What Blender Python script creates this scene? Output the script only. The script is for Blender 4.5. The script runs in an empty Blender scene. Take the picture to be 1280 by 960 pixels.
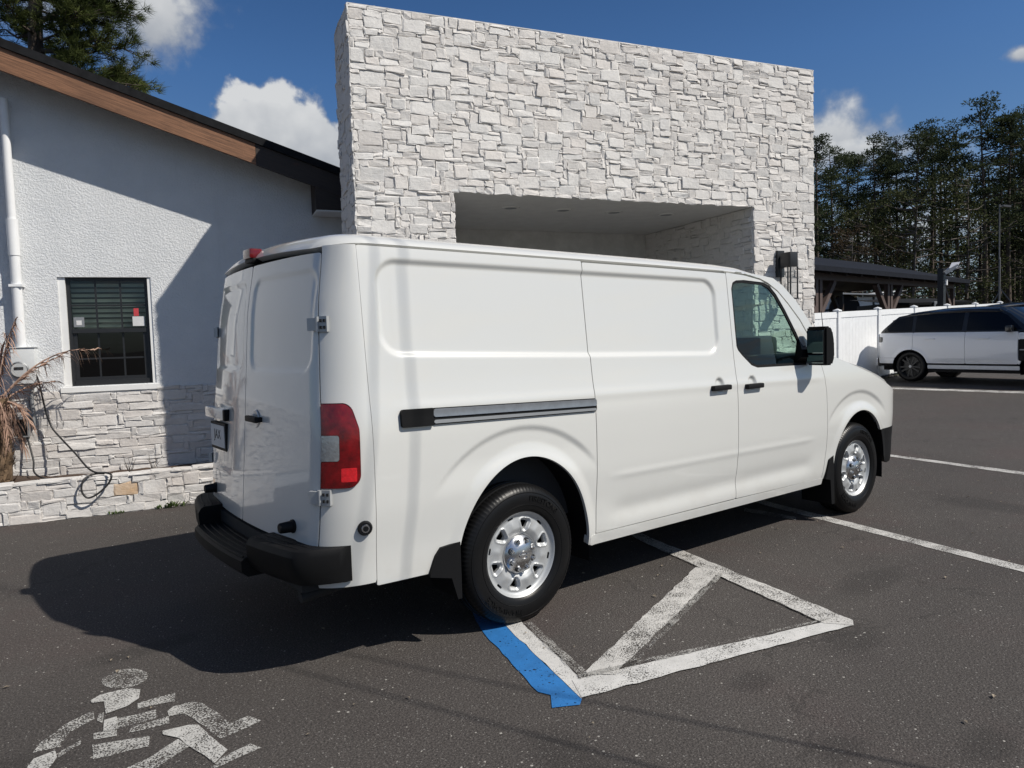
import bpy, bmesh, math, random
import numpy as np
from mathutils import Vector, Matrix
C = bpy.context.scene.collection
PI = math.pi
rad = math.radians

# ------------------------------------------------------------------ camera, sky, sun, exposure
def set_camera():
    yaw, pitch, roll = rad(52.601), rad(-3.584), rad(-1.721)
    f = Vector((math.cos(pitch)*math.cos(yaw), math.cos(pitch)*math.sin(yaw), math.sin(pitch)))
    r = f.cross(Vector((0, 0, 1))).normalized(); u = r.cross(f)
    c, s = math.cos(roll), math.sin(roll)
    r, u = c*r + s*u, -s*r + c*u
    cam = bpy.data.cameras.new('camera'); o = bpy.data.objects.new('camera', cam); C.objects.link(o)
    cam.sensor_width = 36; cam.lens = 36*907.556/1280; cam.clip_start = .05; cam.clip_end = 3000
    M = Matrix(((r.x, u.x, -f.x, -2.471), (r.y, u.y, -f.y, -4.151), (r.z, u.z, -f.z, 1.616), (0, 0, 0, 1)))
    o.matrix_world = M
    bpy.context.scene.camera = o
set_camera()
SUN = Vector((.5, -.81, 1)).normalized()          # towards the sun
SUN_EL = math.asin(SUN.z)
sc = bpy.context.scene
sc.view_settings.view_transform = 'Standard'; sc.view_settings.look = 'None'
sc.view_settings.gamma = 1; sc.view_settings.exposure = 0.0
try: sc.view_settings.use_curve_mapping = False
except Exception: pass
sc.cycles.caustics_reflective = False; sc.cycles.sample_clamp_indirect = 2.0
sc.cycles.max_bounces = 8; sc.cycles.transparent_max_bounces = 12
sun = bpy.data.lights.new('sun', 'SUN'); sun.energy = 5.0; sun.angle = rad(.53); sun.color = (1, .945, .855)
so = bpy.data.objects.new('sun', sun); C.objects.link(so)
so.rotation_euler = (-SUN).to_track_quat('-Z', 'Y').to_euler()

class NT:
    """a few shortcuts for building node trees"""
    def __init__(s, nt): s.nt = nt
    def n(s, typ, **kw):
        nd = s.nt.nodes.new(typ)
        ins = kw.pop('ins', {})
        for k, v in kw.items(): setattr(nd, k, v)
        for k, v in ins.items(): s.set(nd.inputs[k], v)
        return nd
    def set(s, sock, v):
        if isinstance(v, bpy.types.NodeSocket): s.nt.links.new(v, sock)
        else: sock.default_value = v
    def math(s, op, a, b=0.0, c=0.0, clamp=False):
        nd = s.nt.nodes.new('ShaderNodeMath'); nd.operation = op; nd.use_clamp = clamp
        for i, v in enumerate((a, b, c)): s.set(nd.inputs[i], v)
        return nd.outputs[0]
    def vmath(s, op, a, b=(0, 0, 0), out=0):
        nd = s.nt.nodes.new('ShaderNodeVectorMath'); nd.operation = op
        s.set(nd.inputs[0], a); s.set(nd.inputs[1], b)
        return nd.outputs[out]
    def mix(s, f, a, b, blend='MIX'):
        nd = s.nt.nodes.new('ShaderNodeMix'); nd.data_type = 'RGBA'; nd.blend_type = blend
        s.set(nd.inputs[0], f); s.set(nd.inputs[6], a); s.set(nd.inputs[7], b)
        return nd.outputs[2]
    def ramp(s, f, stops, interp='LINEAR'):
        nd = s.nt.nodes.new('ShaderNodeValToRGB'); e = nd.color_ramp.elements; nd.color_ramp.interpolation = interp
        while len(e) < len(stops): e.new(.5)
        for el, (p, c) in zip(e, stops):
            el.position = p; el.color = c if len(c) == 4 else (*c, 1)
        s.set(nd.inputs[0], f); return nd.outputs[0]
    def sstep(s, x, a, b):
        nd = s.nt.nodes.new('ShaderNodeMapRange'); nd.interpolation_type = 'SMOOTHSTEP'
        s.set(nd.inputs[0], x); s.set(nd.inputs[1], a); s.set(nd.inputs[2], b)
        return nd.outputs[0]
    def noise(s, vec, scale, detail=4, rough=.55, dist=0, out=0):
        nd = s.nt.nodes.new('ShaderNodeTexNoise')
        s.set(nd.inputs['Vector'], vec); s.set(nd.inputs['Scale'], scale); s.set(nd.inputs['Detail'], detail)
        s.set(nd.inputs['Roughness'], rough); s.set(nd.inputs['Distortion'], dist)
        return nd.outputs[out]
    def vor(s, vec, scale, feature='F1', out='Distance'):
        nd = s.nt.nodes.new('ShaderNodeTexVoronoi'); nd.feature = feature
        s.set(nd.inputs['Vector'], vec); s.set(nd.inputs['Scale'], scale)
        return nd.outputs[out]

def pix_dir(x, y):
    """world direction of a place in the sky, from its bearing and height seen from the car park"""
    M = bpy.context.scene.camera.matrix_world.to_3x3()
    return (M @ Vector(((x-640)/907.556, -(y-480)/907.556, -1))).normalized()

def make_world():
    w = bpy.data.worlds.new('World'); bpy.context.scene.world = w; w.use_nodes = True
    nt = w.node_tree; nt.nodes.clear(); g = NT(nt)
    sky = g.n('ShaderNodeTexSky', sky_type='NISHITA', sun_disc=False, sun_elevation=SUN_EL,
              sun_rotation=math.atan2(SUN.x, SUN.y), altitude=50, air_density=1.0, dust_density=.9, ozone_density=4.0)
    d = g.vmath('NORMALIZE', g.n('ShaderNodeTexCoord').outputs['Generated'])
    n1 = g.noise(d, 9, 9, .6); n2 = g.noise(d, 30, 6, .55); n5 = g.noise(d, 15, 3, .45)
    sep = g.n('ShaderNodeSeparateXYZ', ins={0: d})
    z = sep.outputs[2]
    dens = None; shade = None
    # cumulus clouds: bearing, half width, half height (tangent units), softness
    for (px, py, a, b, soft) in ((195, 12, .075, .068, .7), (120, -20, .14, .09, .9), (342, 176, .098, .068, .30), (1036, 172, .072, .055, .8), (1062, 190, .085, .03, 1.), (1278, 66, .025, .014, .6),
                                 (1160, 285, .26, .10, 1.3), (1500, 250, .25, .05, .9), (-300, 250, .3, .08, .8), (600, 380, .4, .05, .9)):
        c = pix_dir(px, py); t = Vector((0, 0, 1)).cross(c).normalized(); u = c.cross(t)
        du = g.math('DIVIDE', g.vmath('DOT_PRODUCT', d, tuple(t), out=1), a)
        dv0 = g.vmath('DOT_PRODUCT', d, tuple(u), out=1)
        dv = g.math('DIVIDE', dv0, b)
        rr = g.math('SQRT', g.math('ADD', g.math('MULTIPLY', du, du), g.math('MULTIPLY', dv, dv)))
        front = g.math('GREATER_THAN', g.vmath('DOT_PRODUCT', d, tuple(c), out=1), .2)
        e = g.math('ADD', g.math('SUBTRACT', 1.5 if soft < .5 else 1.0, g.math('MULTIPLY', rr, 1.5 if soft < .5 else 1.0)), g.math('MULTIPLY', g.math('SUBTRACT', n2, .5), 1.1 if soft < .5 else 1.0))
        e = g.math('ADD', e, g.math('MULTIPLY', g.math('SUBTRACT', n5 if soft < .5 else n1, .5), 1.1 if soft < .5 else 1.7))
        m = g.math('MULTIPLY', g.sstep(e, 0, soft), front)
        s = g.math('MULTIPLY', g.math('ADD', g.math('MULTIPLY', dv, .5), .5, clamp=True), m)
        dens = m if dens is None else g.math('MAXIMUM', dens, m)
        shade = s if shade is None else g.math('MAXIMUM', shade, s)
    # the rest of the sky: more cumulus out of view, coverage raised for neutral fill light
    pl = g.vmath('DIVIDE', d, g.n('ShaderNodeCombineXYZ', ins={0: g.math('MAXIMUM', z, .08), 1: g.math('MAXIMUM', z, .08), 2: 1.0}).outputs[0])
    n3 = g.noise(pl, 1.3, 8, .6)
    away = g.math('LESS_THAN', g.vmath('DOT_PRODUCT', d, tuple(pix_dir(640, 480)), out=1), .45)
    sc_ = g.math('MULTIPLY', g.math('MULTIPLY', g.sstep(n3, .47, .60), away), g.sstep(z, .02, .12))
    dens = g.math('MAXIMUM', dens, sc_)
    detail = g.math('ADD', g.math('MULTIPLY', n2, .3), g.math('MULTIPLY', n5, .3))
    lum = g.math('ADD', g.math('MULTIPLY', g.math('MAXIMUM', shade, g.math('MULTIPLY', sc_, .5)), .75), detail)
    ccol = g.ramp(lum, [(.25, (3.4, 3.8, 4.5)), (.6, (6.2, 6.5, 6.9)), (.92, (9.6, 9.7, 9.7))])
    base = g.mix(1.0, sky.outputs[0], g.ramp(z, [(.06, (.82, .95, 1.08)), (.33, (.62, .91, 1.20)), (.52, (.42, .70, .98))]), 'MULTIPLY')
    col = g.mix(g.math('MULTIPLY', dens, .93), base, ccol)
    bg = g.n('ShaderNodeBackground', ins={'Color': col, 'Strength': .073})
    out = g.n('ShaderNodeOutputWorld'); nt.links.new(bg.outputs[0], out.inputs[0])
make_world()

# ------------------------------------------------------------------ materials
MATS = {}
def newmat(name):
    m = bpy.data.materials.new(name); m.use_nodes = True
    nt = m.node_tree; g = NT(nt)
    b = nt.nodes['Principled BSDF']; MATS[name] = m
    co = g.n('ShaderNodeTexCoord').outputs['Object']
    return m, g, b, co
def col4(c): return (*c, 1) if len(c) == 3 else c
def pmat(name, c, rough=.5, metal=0, var=.06, vscale=6, bump=0, bscale=60, coat=0, spec=.5, rvar=.08, bdist=.004, detail=4):
    m, g, b, co = newmat(name)
    n = g.noise(co, vscale, 5, .6)
    f = g.ramp(n, [(.3, (0, 0, 0)), (.7, (1, 1, 1))])
    lo = tuple(x*(1-var) for x in c); hi = tuple(min(1, x*(1+var)) for x in c)
    g.set(b.inputs['Base Color'], g.mix(f, col4(lo), col4(hi)))
    r = g.math('ADD', rough-rvar/2, g.math('MULTIPLY', g.noise(co, vscale*2.3, 3), rvar))
    g.set(b.inputs['Roughness'], r)
    b.inputs['Metallic'].default_value = metal
    b.inputs['Specular IOR Level'].default_value = spec
    if coat: b.inputs['Coat Weight'].default_value = coat; b.inputs['Coat Roughness'].default_value = .03
    if bump:
        bp = g.n('ShaderNodeBump', ins={'Strength': bump, 'Distance': bdist, 'Height': g.noise(co, bscale, detail, .6)})
        g.set(b.inputs['Normal'], bp.outputs[0])
    return m

def m_asphalt():
    m, g, b, co = newmat('asphalt')
    big = g.noise(co, .35, 5, .6, .4); mid = g.noise(co, 2.2, 5, .65); fine = g.noise(co, 95, 5, .8)
    c = g.mix(g.ramp(big, [(.35, (0, 0, 0)), (.65, (1, 1, 1))]), (.051, .0455, .0425, 1), (.066, .059, .0545, 1))
    c = g.mix(g.math('MULTIPLY', g.sstep(mid, .52, .75), .35), c, (.040, .034, .032, 1))
    red = g.noise(co, .8, 4, .6, .6)
    c = g.mix(g.math('MULTIPLY', g.sstep(red, .5, .7), .5), c, (.066, .050, .047, 1))
    c = g.mix(1.0, c, g.ramp(fine, [(.36, (.42, .42, .42)), (.5, (1, 1, 1)), (.64, (1.75, 1.75, 1.75))]), 'MULTIPLY')
    st = None                                        # dark oil stains and tyre scuffs
    for (x, y, rx, ry) in ((1.12, -2.3, .28, .12), (-.70, -2.15, .16, .3), (.15, -2.75, .16, .1), (.6, -3.1, .2, .1), (.38, -2.2, .15, .1), (-1.75, .12, .35, .12), (3.9, .1, .3, .5), (2.1, -1.9, .5, .15), (-2.6, -.8, .5, .2), (4.8, -1.6, .3, .5)):
        q = g.vmath('MULTIPLY', g.vmath('SUBTRACT', co, (x, y, 0)), (1/rx, 1/ry, 0))
        e = g.math('ADD', g.vmath('LENGTH', q, out=1), g.math('MULTIPLY', g.math('SUBTRACT', mid, .5), 1.6))
        k = g.sstep(e, 1.15, .35)
        st = k if st is None else g.math('MAXIMUM', st, k)
    c = g.mix(g.math('MULTIPLY', st, .4), c, (.022, .020, .019, 1))
    for scale, thr, cc, amt in ((100, .88, (.25, .24, .225, 1), .65), (170, .82, (.20, .19, .175, 1), .8), (66, .982, (.40, .38, .345, 1), .85)):   # pale aggregate chips
        v = g.n('ShaderNodeTexVoronoi', ins={'Vector': co, 'Scale': scale})
        s = g.n('ShaderNodeSeparateColor', ins={0: v.outputs['Color']})
        chip = g.math('MULTIPLY', g.math('GREATER_THAN', s.outputs[0], thr), g.math('LESS_THAN', v.outputs['Distance'], g.math('MULTIPLY', s.outputs[1], .42)))
        c = g.mix(g.math('MULTIPLY', chip, amt), c, cc)
    crack = g.vor(g.vmath('ADD', co, g.vmath('SCALE', g.noise(co, 1.2, 4, .7, out=1), (0, 0, 0))), .16, 'DISTANCE_TO_EDGE')
    cr = g.math('MULTIPLY', g.math('LESS_THAN', g.math('ADD', crack, g.math('MULTIPLY', g.math('SUBTRACT', mid, .5), .02)), .0020), .3)
    c = g.mix(cr, c, (.020, .018, .017, 1))
    g.set(b.inputs['Base Color'], c); b.inputs['Roughness'].default_value = .88; b.inputs['Specular IOR Level'].default_value = .25
    h = g.math('ADD', g.math('MULTIPLY', fine, .6), g.math('MULTIPLY', g.vor(co, 110), -.9))
    bp = g.n('ShaderNodeBump', ins={'Strength': .8, 'Distance': .0045, 'Height': h}); g.set(b.inputs['Normal'], bp.outputs[0])
    return m
def m_paint(name, c, wear, scale=150, edge=.2):
    m, g, b, co = newmat(name)
    n = g.noise(co, scale, 4, .75); big = g.noise(co, 4, 4, .6); v = g.vor(co, scale*.8)
    e = g.math('ADD', g.math('MULTIPLY', n, .65), g.math('ADD', g.math('MULTIPLY', big, .45), g.math('MULTIPLY', v, .25)))
    keep = g.sstep(e, wear-.03, wear+.03)
    cc = g.mix(g.ramp(g.noise(co, 9, 5, .7), [(.3, (0, 0, 0)), (.7, (1, 1, 1))]), col4(tuple(x*.74 for x in c)), col4(c))
    g.set(b.inputs['Base Color'], cc); b.inputs['Roughness'].default_value = .75
    bp = g.n('ShaderNodeBump', ins={'Strength': .5, 'Distance': .004, 'Height': n}); g.set(b.inputs['Normal'], bp.outputs[0])
    tr = g.n('ShaderNodeBsdfTransparent'); mx = g.n('ShaderNodeMixShader', ins={0: keep, 1: tr.outputs[0], 2: b.outputs[0]})
    g.nt.links.new(mx.outputs[0], g.nt.nodes['Material Output'].inputs[0])
    return m
def m_stone(name, c0, c1, tint=(.60, .53, .46), tamt=.25):
    m, g, b, co = newmat(name)
    oi = g.n('ShaderNodeObjectInfo').outputs['Random']
    n = g.noise(co, 5, 6, .65); n2 = g.noise(co, 38, 6, .7); vein = g.noise(g.vmath('MULTIPLY', co, (1, 1, 5)), 9, 5, .7, .5)
    c = g.mix(g.ramp(n, [(.3, (0, 0, 0)), (.7, (1, 1, 1))]), col4(c0), col4(c1))
    c = g.mix(g.math('MULTIPLY', g.sstep(oi, .55, 1), tamt), c, col4(tint))
    c = g.mix(g.math('MULTIPLY', g.sstep(g.noise(co, 1.1, 4, .6), .55, .72), tamt*.8), c, col4(tint))
    c = g.mix(g.math('MULTIPLY', g.sstep(vein, .5, .8), .22), c, col4(tuple(x*.68 for x in c0)))
    c = g.mix(1, c, g.ramp(n2, [(.2, (.84, .84, .84)), (.55, (1, 1, 1))]), 'MULTIPLY')
    g.set(b.inputs['Base Color'], c); b.inputs['Roughness'].default_value = .85; b.inputs['Specular IOR Level'].default_value = .3
    h = g.math('ADD', g.math('MULTIPLY', n2, .5), g.math('ADD', g.noise(co, 14, 5, .65), g.math('MULTIPLY', vein, .5)))
    bp = g.n('ShaderNodeBump', ins={'Strength': .65, 'Distance': .010, 'Height': h}); g.set(b.inputs['Normal'], bp.outputs[0])
    return m
def m_wood(name, c0, c1):
    m, g, b, co = newmat(name)
    s = g.vmath('MULTIPLY', g.n('ShaderNodeMapping', ins={'Vector': co, 'Rotation': (0, -.316, 0)}).outputs[0], (.7, 14, 26))
    n = g.noise(s, 4, 8, .7, 1.2); n2 = g.noise(co, 1.5, 3)
    kn = g.vor(g.vmath('MULTIPLY', co, (1, 0, 2.0)), 1.6)
    c = g.ramp(n, [(.36, c0), (.5, tuple((a+d)/2 for a, d in zip(c0, c1))), (.64, c1)])
    c = g.mix(g.math('MULTIPLY', g.sstep(kn, .09, .02), .8), c, (.05, .02, .012, 1))
    c = g.mix(g.math('MULTIPLY', g.sstep(n2, .5, .8), .35), c, col4(tuple(x*.6 for x in c0)))
    g.set(b.inputs['Base Color'], c); b.inputs['Roughness'].default_value = .65
    bp = g.n('ShaderNodeBump', ins={'Strength': .4, 'Distance': .004, 'Height': n}); g.set(b.inputs['Normal'], bp.outputs[0])
    return m
def m_stucco():
    m, g, b, co = newmat('stucco')
    n = g.noise(co, 3, 5, .6)
    n1 = g.noise(co, 62, 4, .55, .5); n2 = g.noise(co, 150, 3, .6)
    streak = g.noise(g.vmath('MULTIPLY', co, (7, 7, .5)), 1.5, 4, .6)
    c = g.mix(g.ramp(n, [(.3, (0, 0, 0)), (.7, (1, 1, 1))]), (.64, .655, .67, 1), (.71, .72, .73, 1))
    c = g.mix(g.math('MULTIPLY', g.sstep(streak, .55, .8), .25), c, (.56, .57, .57, 1))
    g.set(b.inputs['Base Color'], c); b.inputs['Roughness'].default_value = .9; b.inputs['Specular IOR Level'].default_value = .2
    h = g.math('ADD', g.sstep(n1, .38, .62), g.math('MULTIPLY', n2, .35))
    bp = g.n('ShaderNodeBump', ins={'Strength': .5, 'Distance': .008, 'Height': h}); g.set(b.inputs['Normal'], bp.outputs[0])
    return m
def m_carpaint(name, c, rough=.25):
    m, g, b, co = newmat(name)
    n = g.noise(co, 1.6, 4, .6)
    dust = g.noise(co, 5, 3, .6)
    z = g.n('ShaderNodeSeparateXYZ', ins={0: co}).outputs[2]
    low = g.math('MULTIPLY', g.sstep(z, .75, .36), g.sstep(dust, .42, .7))
    cc = g.mix(g.math('MULTIPLY', low, .16), g.mix(n, col4(tuple(x*.98 for x in c)), col4(c)), (.42, .38, .33, 1))
    g.set(b.inputs['Base Color'], cc)
    b.inputs['Roughness'].default_value = rough+.05
    b.inputs['Coat Weight'].default_value = 1.0; b.inputs['Coat IOR'].default_value = 1.5
    b.inputs['Coat Roughness'].default_value = .045
    pe = g.n('ShaderNodeBump', ins={'Strength': .03, 'Distance': .002, 'Height': g.noise(co, 30, 2, .5)})
    pass
    return m
def m_glass(name, tint, dark=0.0):
    m, g, b, co = newmat(name)
    tr = g.n('ShaderNodeBsdfTransparent', ins={'Color': col4(tint)})
    gl = g.n('ShaderNodeBsdfGlossy', ins={'Color': (1, 1, 1, 1), 'Roughness': .015})
    bp = g.n('ShaderNodeBump', ins={'Strength': .04, 'Distance': .01, 'Height': g.noise(co, 2.5, 2)})
    g.set(gl.inputs['Normal'], bp.outputs[0])
    ge = g.n('ShaderNodeNewGeometry'); cs = g.math('ABSOLUTE', g.vmath('DOT_PRODUCT', ge.outputs['Normal'], ge.outputs['Incoming'], out=1))
    f = g.math('ADD', .045, g.math('MULTIPLY', g.math('POWER', g.math('SUBTRACT', 1.0, cs, clamp=True), 5.0), .9))
    mx = g.n('ShaderNodeMixShader', ins={0: f, 1: tr.outputs[0], 2: gl.outputs[0]})
    g.nt.links.new(mx.outputs[0], g.nt.nodes['Material Output'].inputs[0])
    return m
def m_leaf(name, c0, c1, trans=.25):
    m, g, b, co = newmat(name)
    n = g.noise(co, 1.3, 4, .6); r = g.n('ShaderNodeObjectInfo').outputs['Random']
    n2 = g.noise(co, 14, 2)
    c = g.mix(g.ramp(g.math('ADD', g.math('MULTIPLY', n, .6), g.math('MULTIPLY', n2, .4)), [(.35, (0, 0, 0)), (.65, (1, 1, 1))]), col4(c0), col4(c1))
    c = g.mix(g.math('MULTIPLY', r, .35), c, col4(tuple(x*.6 for x in c0)))
    g.set(b.inputs['Base Color'], c); b.inputs['Roughness'].default_value = .75; b.inputs['Specular IOR Level'].default_value = .08
    tl = g.n('ShaderNodeBsdfTranslucent', ins={'Color': c})
    mx = g.n('ShaderNodeMixShader', ins={0: trans, 1: b.outputs[0], 2: tl.outputs[0]})
    g.nt.links.new(mx.outputs[0], g.nt.nodes['Material Output'].inputs[0])
    return m
def m_soil(name, c0, c1, scale=8):
    m, g, b, co = newmat(name)
    n = g.noise(co, scale, 8, .7)
    g.set(b.inputs['Base Color'], g.ramp(n, [(.3, c0), (.7, c1)])); b.inputs['Roughness'].default_value = .95
    bp = g.n('ShaderNodeBump', ins={'Strength': .9, 'Distance': .03, 'Height': n}); g.set(b.inputs['Normal'], bp.outputs[0])
    return m

ASPHALT = m_asphalt()
PAINT_W = m_paint('worn white road paint', (.54, .525, .50), .635)
PAINT_F = m_paint('older faded road paint', (.36, .35, .33), .72)
PAINT_N = m_paint('fresh white road paint', (.58, .57, .55), .585)
PAINT_S = m_paint('bold stencil paint', (.50, .49, .465), .635)
PAINT_O = m_paint('old stencil paint', (.46, .45, .425), .675)
PAINT_B = m_paint('blue road paint', (.014, .150, .42), .54, 60)
STONE = m_stone('white painted ledgestone', (.655, .635, .61), (.72, .70, .675), (.60, .53, .48), .34)
STONE_P = m_stone('cream ledgestone', (.58, .56, .54), (.67, .65, .63), (.54, .47, .42), .30)
STONE_R = m_stone('rust stained ledgestone', (.50, .34, .20), (.60, .51, .42), (.52, .29, .13), .4)
MORTAR = pmat('white painted mortar', (.60, .59, .575), .9, bump=.5, bscale=40)
STUCCO = m_stucco()
TRIM = pmat('white trim paint', (.78, .78, .77), .5, bump=.1, bscale=40, var=.04)
PVC = pmat('white plastic', (.74, .745, .75), .4, var=.04)
VINYL = pmat('white vinyl', (.80, .81, .82), .45, var=.04)
CEIL = pmat('porch ceiling paint', (.66, .655, .64), .7, bump=.15, bscale=30)
PORCH = pmat('grey porch stucco', (.60, .595, .58), .9, bump=.4, bscale=30, var=.12)
WOOD = m_wood('cedar fascia board', (.085, .038, .018), (.29, .14, .072))
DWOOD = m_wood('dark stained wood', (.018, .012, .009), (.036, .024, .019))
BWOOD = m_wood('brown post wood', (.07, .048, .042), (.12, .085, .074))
SHINGLE = pmat('dark shingle', (.013, .0135, .015), .9, spec=.15, bump=.6, bscale=25, var=.3, vscale=14)
ROOFBLUE = pmat('weathered dark roof', (.013, .015, .021), .85, var=.2, bump=.3, spec=.1)
BLACK = pmat('black plastic', (.008, .008, .0085), .6, spec=.2, bump=.15, bscale=180, bdist=.002)
BLACKT = pmat('textured black bumper plastic', (.0075, .0075, .008), .55, spec=.14, bump=.3, bscale=220, bdist=.002)
BLACKM = pmat('black painted metal', (.018, .019, .021), .4)
RUBBER = pmat('tyre rubber', (.007, .007, .0075), .36, spec=.2, bump=.2, bscale=120, bdist=.002)
DARK = pmat('dark underside', (.012, .012, .013), .8)
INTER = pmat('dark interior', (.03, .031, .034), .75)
SEATM = pmat('grey seat cloth', (.06, .06, .065), .9)
STEEL = pmat('silver painted steel', (.46, .47, .475), .48, .45, var=.05)
CHROME = pmat('chrome', (.58, .58, .585), .27, 1.0, var=.03)
ALU = pmat('brushed aluminium', (.50, .51, .54), .3, .9, var=.1, vscale=20)
MASTM = pmat('dull grey mast metal', (.13, .13, .135), .6)
GREYM = pmat('grey galvanised metal', (.30, .31, .32), .5, .5)
MGREY = pmat('meter box grey paint', (.62, .64, .645), .5, var=.08)
WHITEP = m_carpaint('white van paint', (.62, .622, .60))
WHITES = m_carpaint('white suv paint', (.80, .81, .83))
BLACKP = pmat('black car paint', (.004, .0045, .006), .3, coat=.5, var=.02)
TANP = m_carpaint('tan car paint', (.20, .17, .13))
GLASS = m_glass('green tinted glass', (.68, .84, .77))
GLASSD = m_glass('dark privacy glass', (.035, .04, .05))
GLASSW = m_glass('window glass', (.76, .83, .79))
GLASSC = m_glass('clear glass', (.9, .9, .9))
RED = pmat('red lamp lens', (.15, .002, .004), .16, var=.6, vscale=16, coat=.6, bump=.22, bscale=45, bdist=.004)
REDB = pmat('bright red reflector', (.62, .012, .018), .15, var=.2, vscale=60, coat=1, bump=.5, bscale=160)
CLEAR = pmat('clear ribbed lens', (.33, .34, .35), .1, .45, var=.15, vscale=45, coat=1, bump=.25, bscale=70, bdist=.005)
BLIND = pmat('white blind slat', (.62, .65, .62), .6)
HOSE = pmat('black cable', (.02, .02, .021), .5)
PRINT = pmat('black print', (.015, .015, .016), .6)
PRINTW = pmat('white print', (.62, .62, .62), .6)
PRINTR = pmat('red print', (.50, .05, .06), .6)
NEEDLE = m_leaf('pine needles', (.040, .058, .018), (.125, .145, .045))
NEEDLEF = m_leaf('far pine needles', (.026, .038, .020), (.086, .104, .050))
LEAFB = m_leaf('olive undergrowth leaves', (.030, .040, .016), (.085, .092, .040))
LEAFBR = m_leaf('brown dry foliage', (.050, .036, .022), (.095, .068, .042))
WEED = m_leaf('weed leaves', (.06, .10, .03), (.12, .16, .05))
BARK = pmat('pine bark', (.085, .066, .054), .95, var=.4, vscale=5, bump=.8, bscale=18, bdist=.03)
BARKG = pmat('grey twig bark', (.10, .085, .075), .95, var=.3)
FROND = pmat('dry palm frond', (.34, .22, .165), .8, var=.35, vscale=12)
HUSK = pmat('palm trunk husk', (.13, .085, .05), .95, var=.5, vscale=25, bump=.6, bscale=60)
MULCH = m_soil('brown mulch', (.03, .018, .012), (.11, .07, .05), 40)
SOIL = m_soil('forest floor', (.035, .028, .016), (.09, .075, .04), 3)
GRASSM = m_leaf('grass', (.05, .07, .02), (.11, .12, .05))

# ------------------------------------------------------------------ mesh helpers
def link(name, me, mat=None, parent=None, smooth=None, loc=None):
    o = bpy.data.objects.new(name, me); C.objects.link(o)
    if mat is not None and not me.materials:
        for m in (mat if isinstance(mat, (list, tuple)) else [mat]): me.materials.append(m)
    if smooth:
        me.polygons.foreach_set('use_smooth', [True]*len(me.polygons))
        me.set_sharp_from_angle(angle=rad(smooth))
    if parent is not None: o.parent = parent
    if loc is not None: o.location = loc
    return o
def tag(o, label=None, cat=None, group=None, kind=None):
    if label: o['label'] = label
    if cat: o['category'] = cat
    if group: o['group'] = group
    if kind: o['kind'] = kind
    return o
def empty(name, loc, rz=0, label=None, cat=None, group=None):
    o = bpy.data.objects.new(name, None); C.objects.link(o); o.location = loc; o.rotation_euler = (0, 0, rz)
    o.empty_display_size = .2
    return tag(o, label, cat, group)

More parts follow.
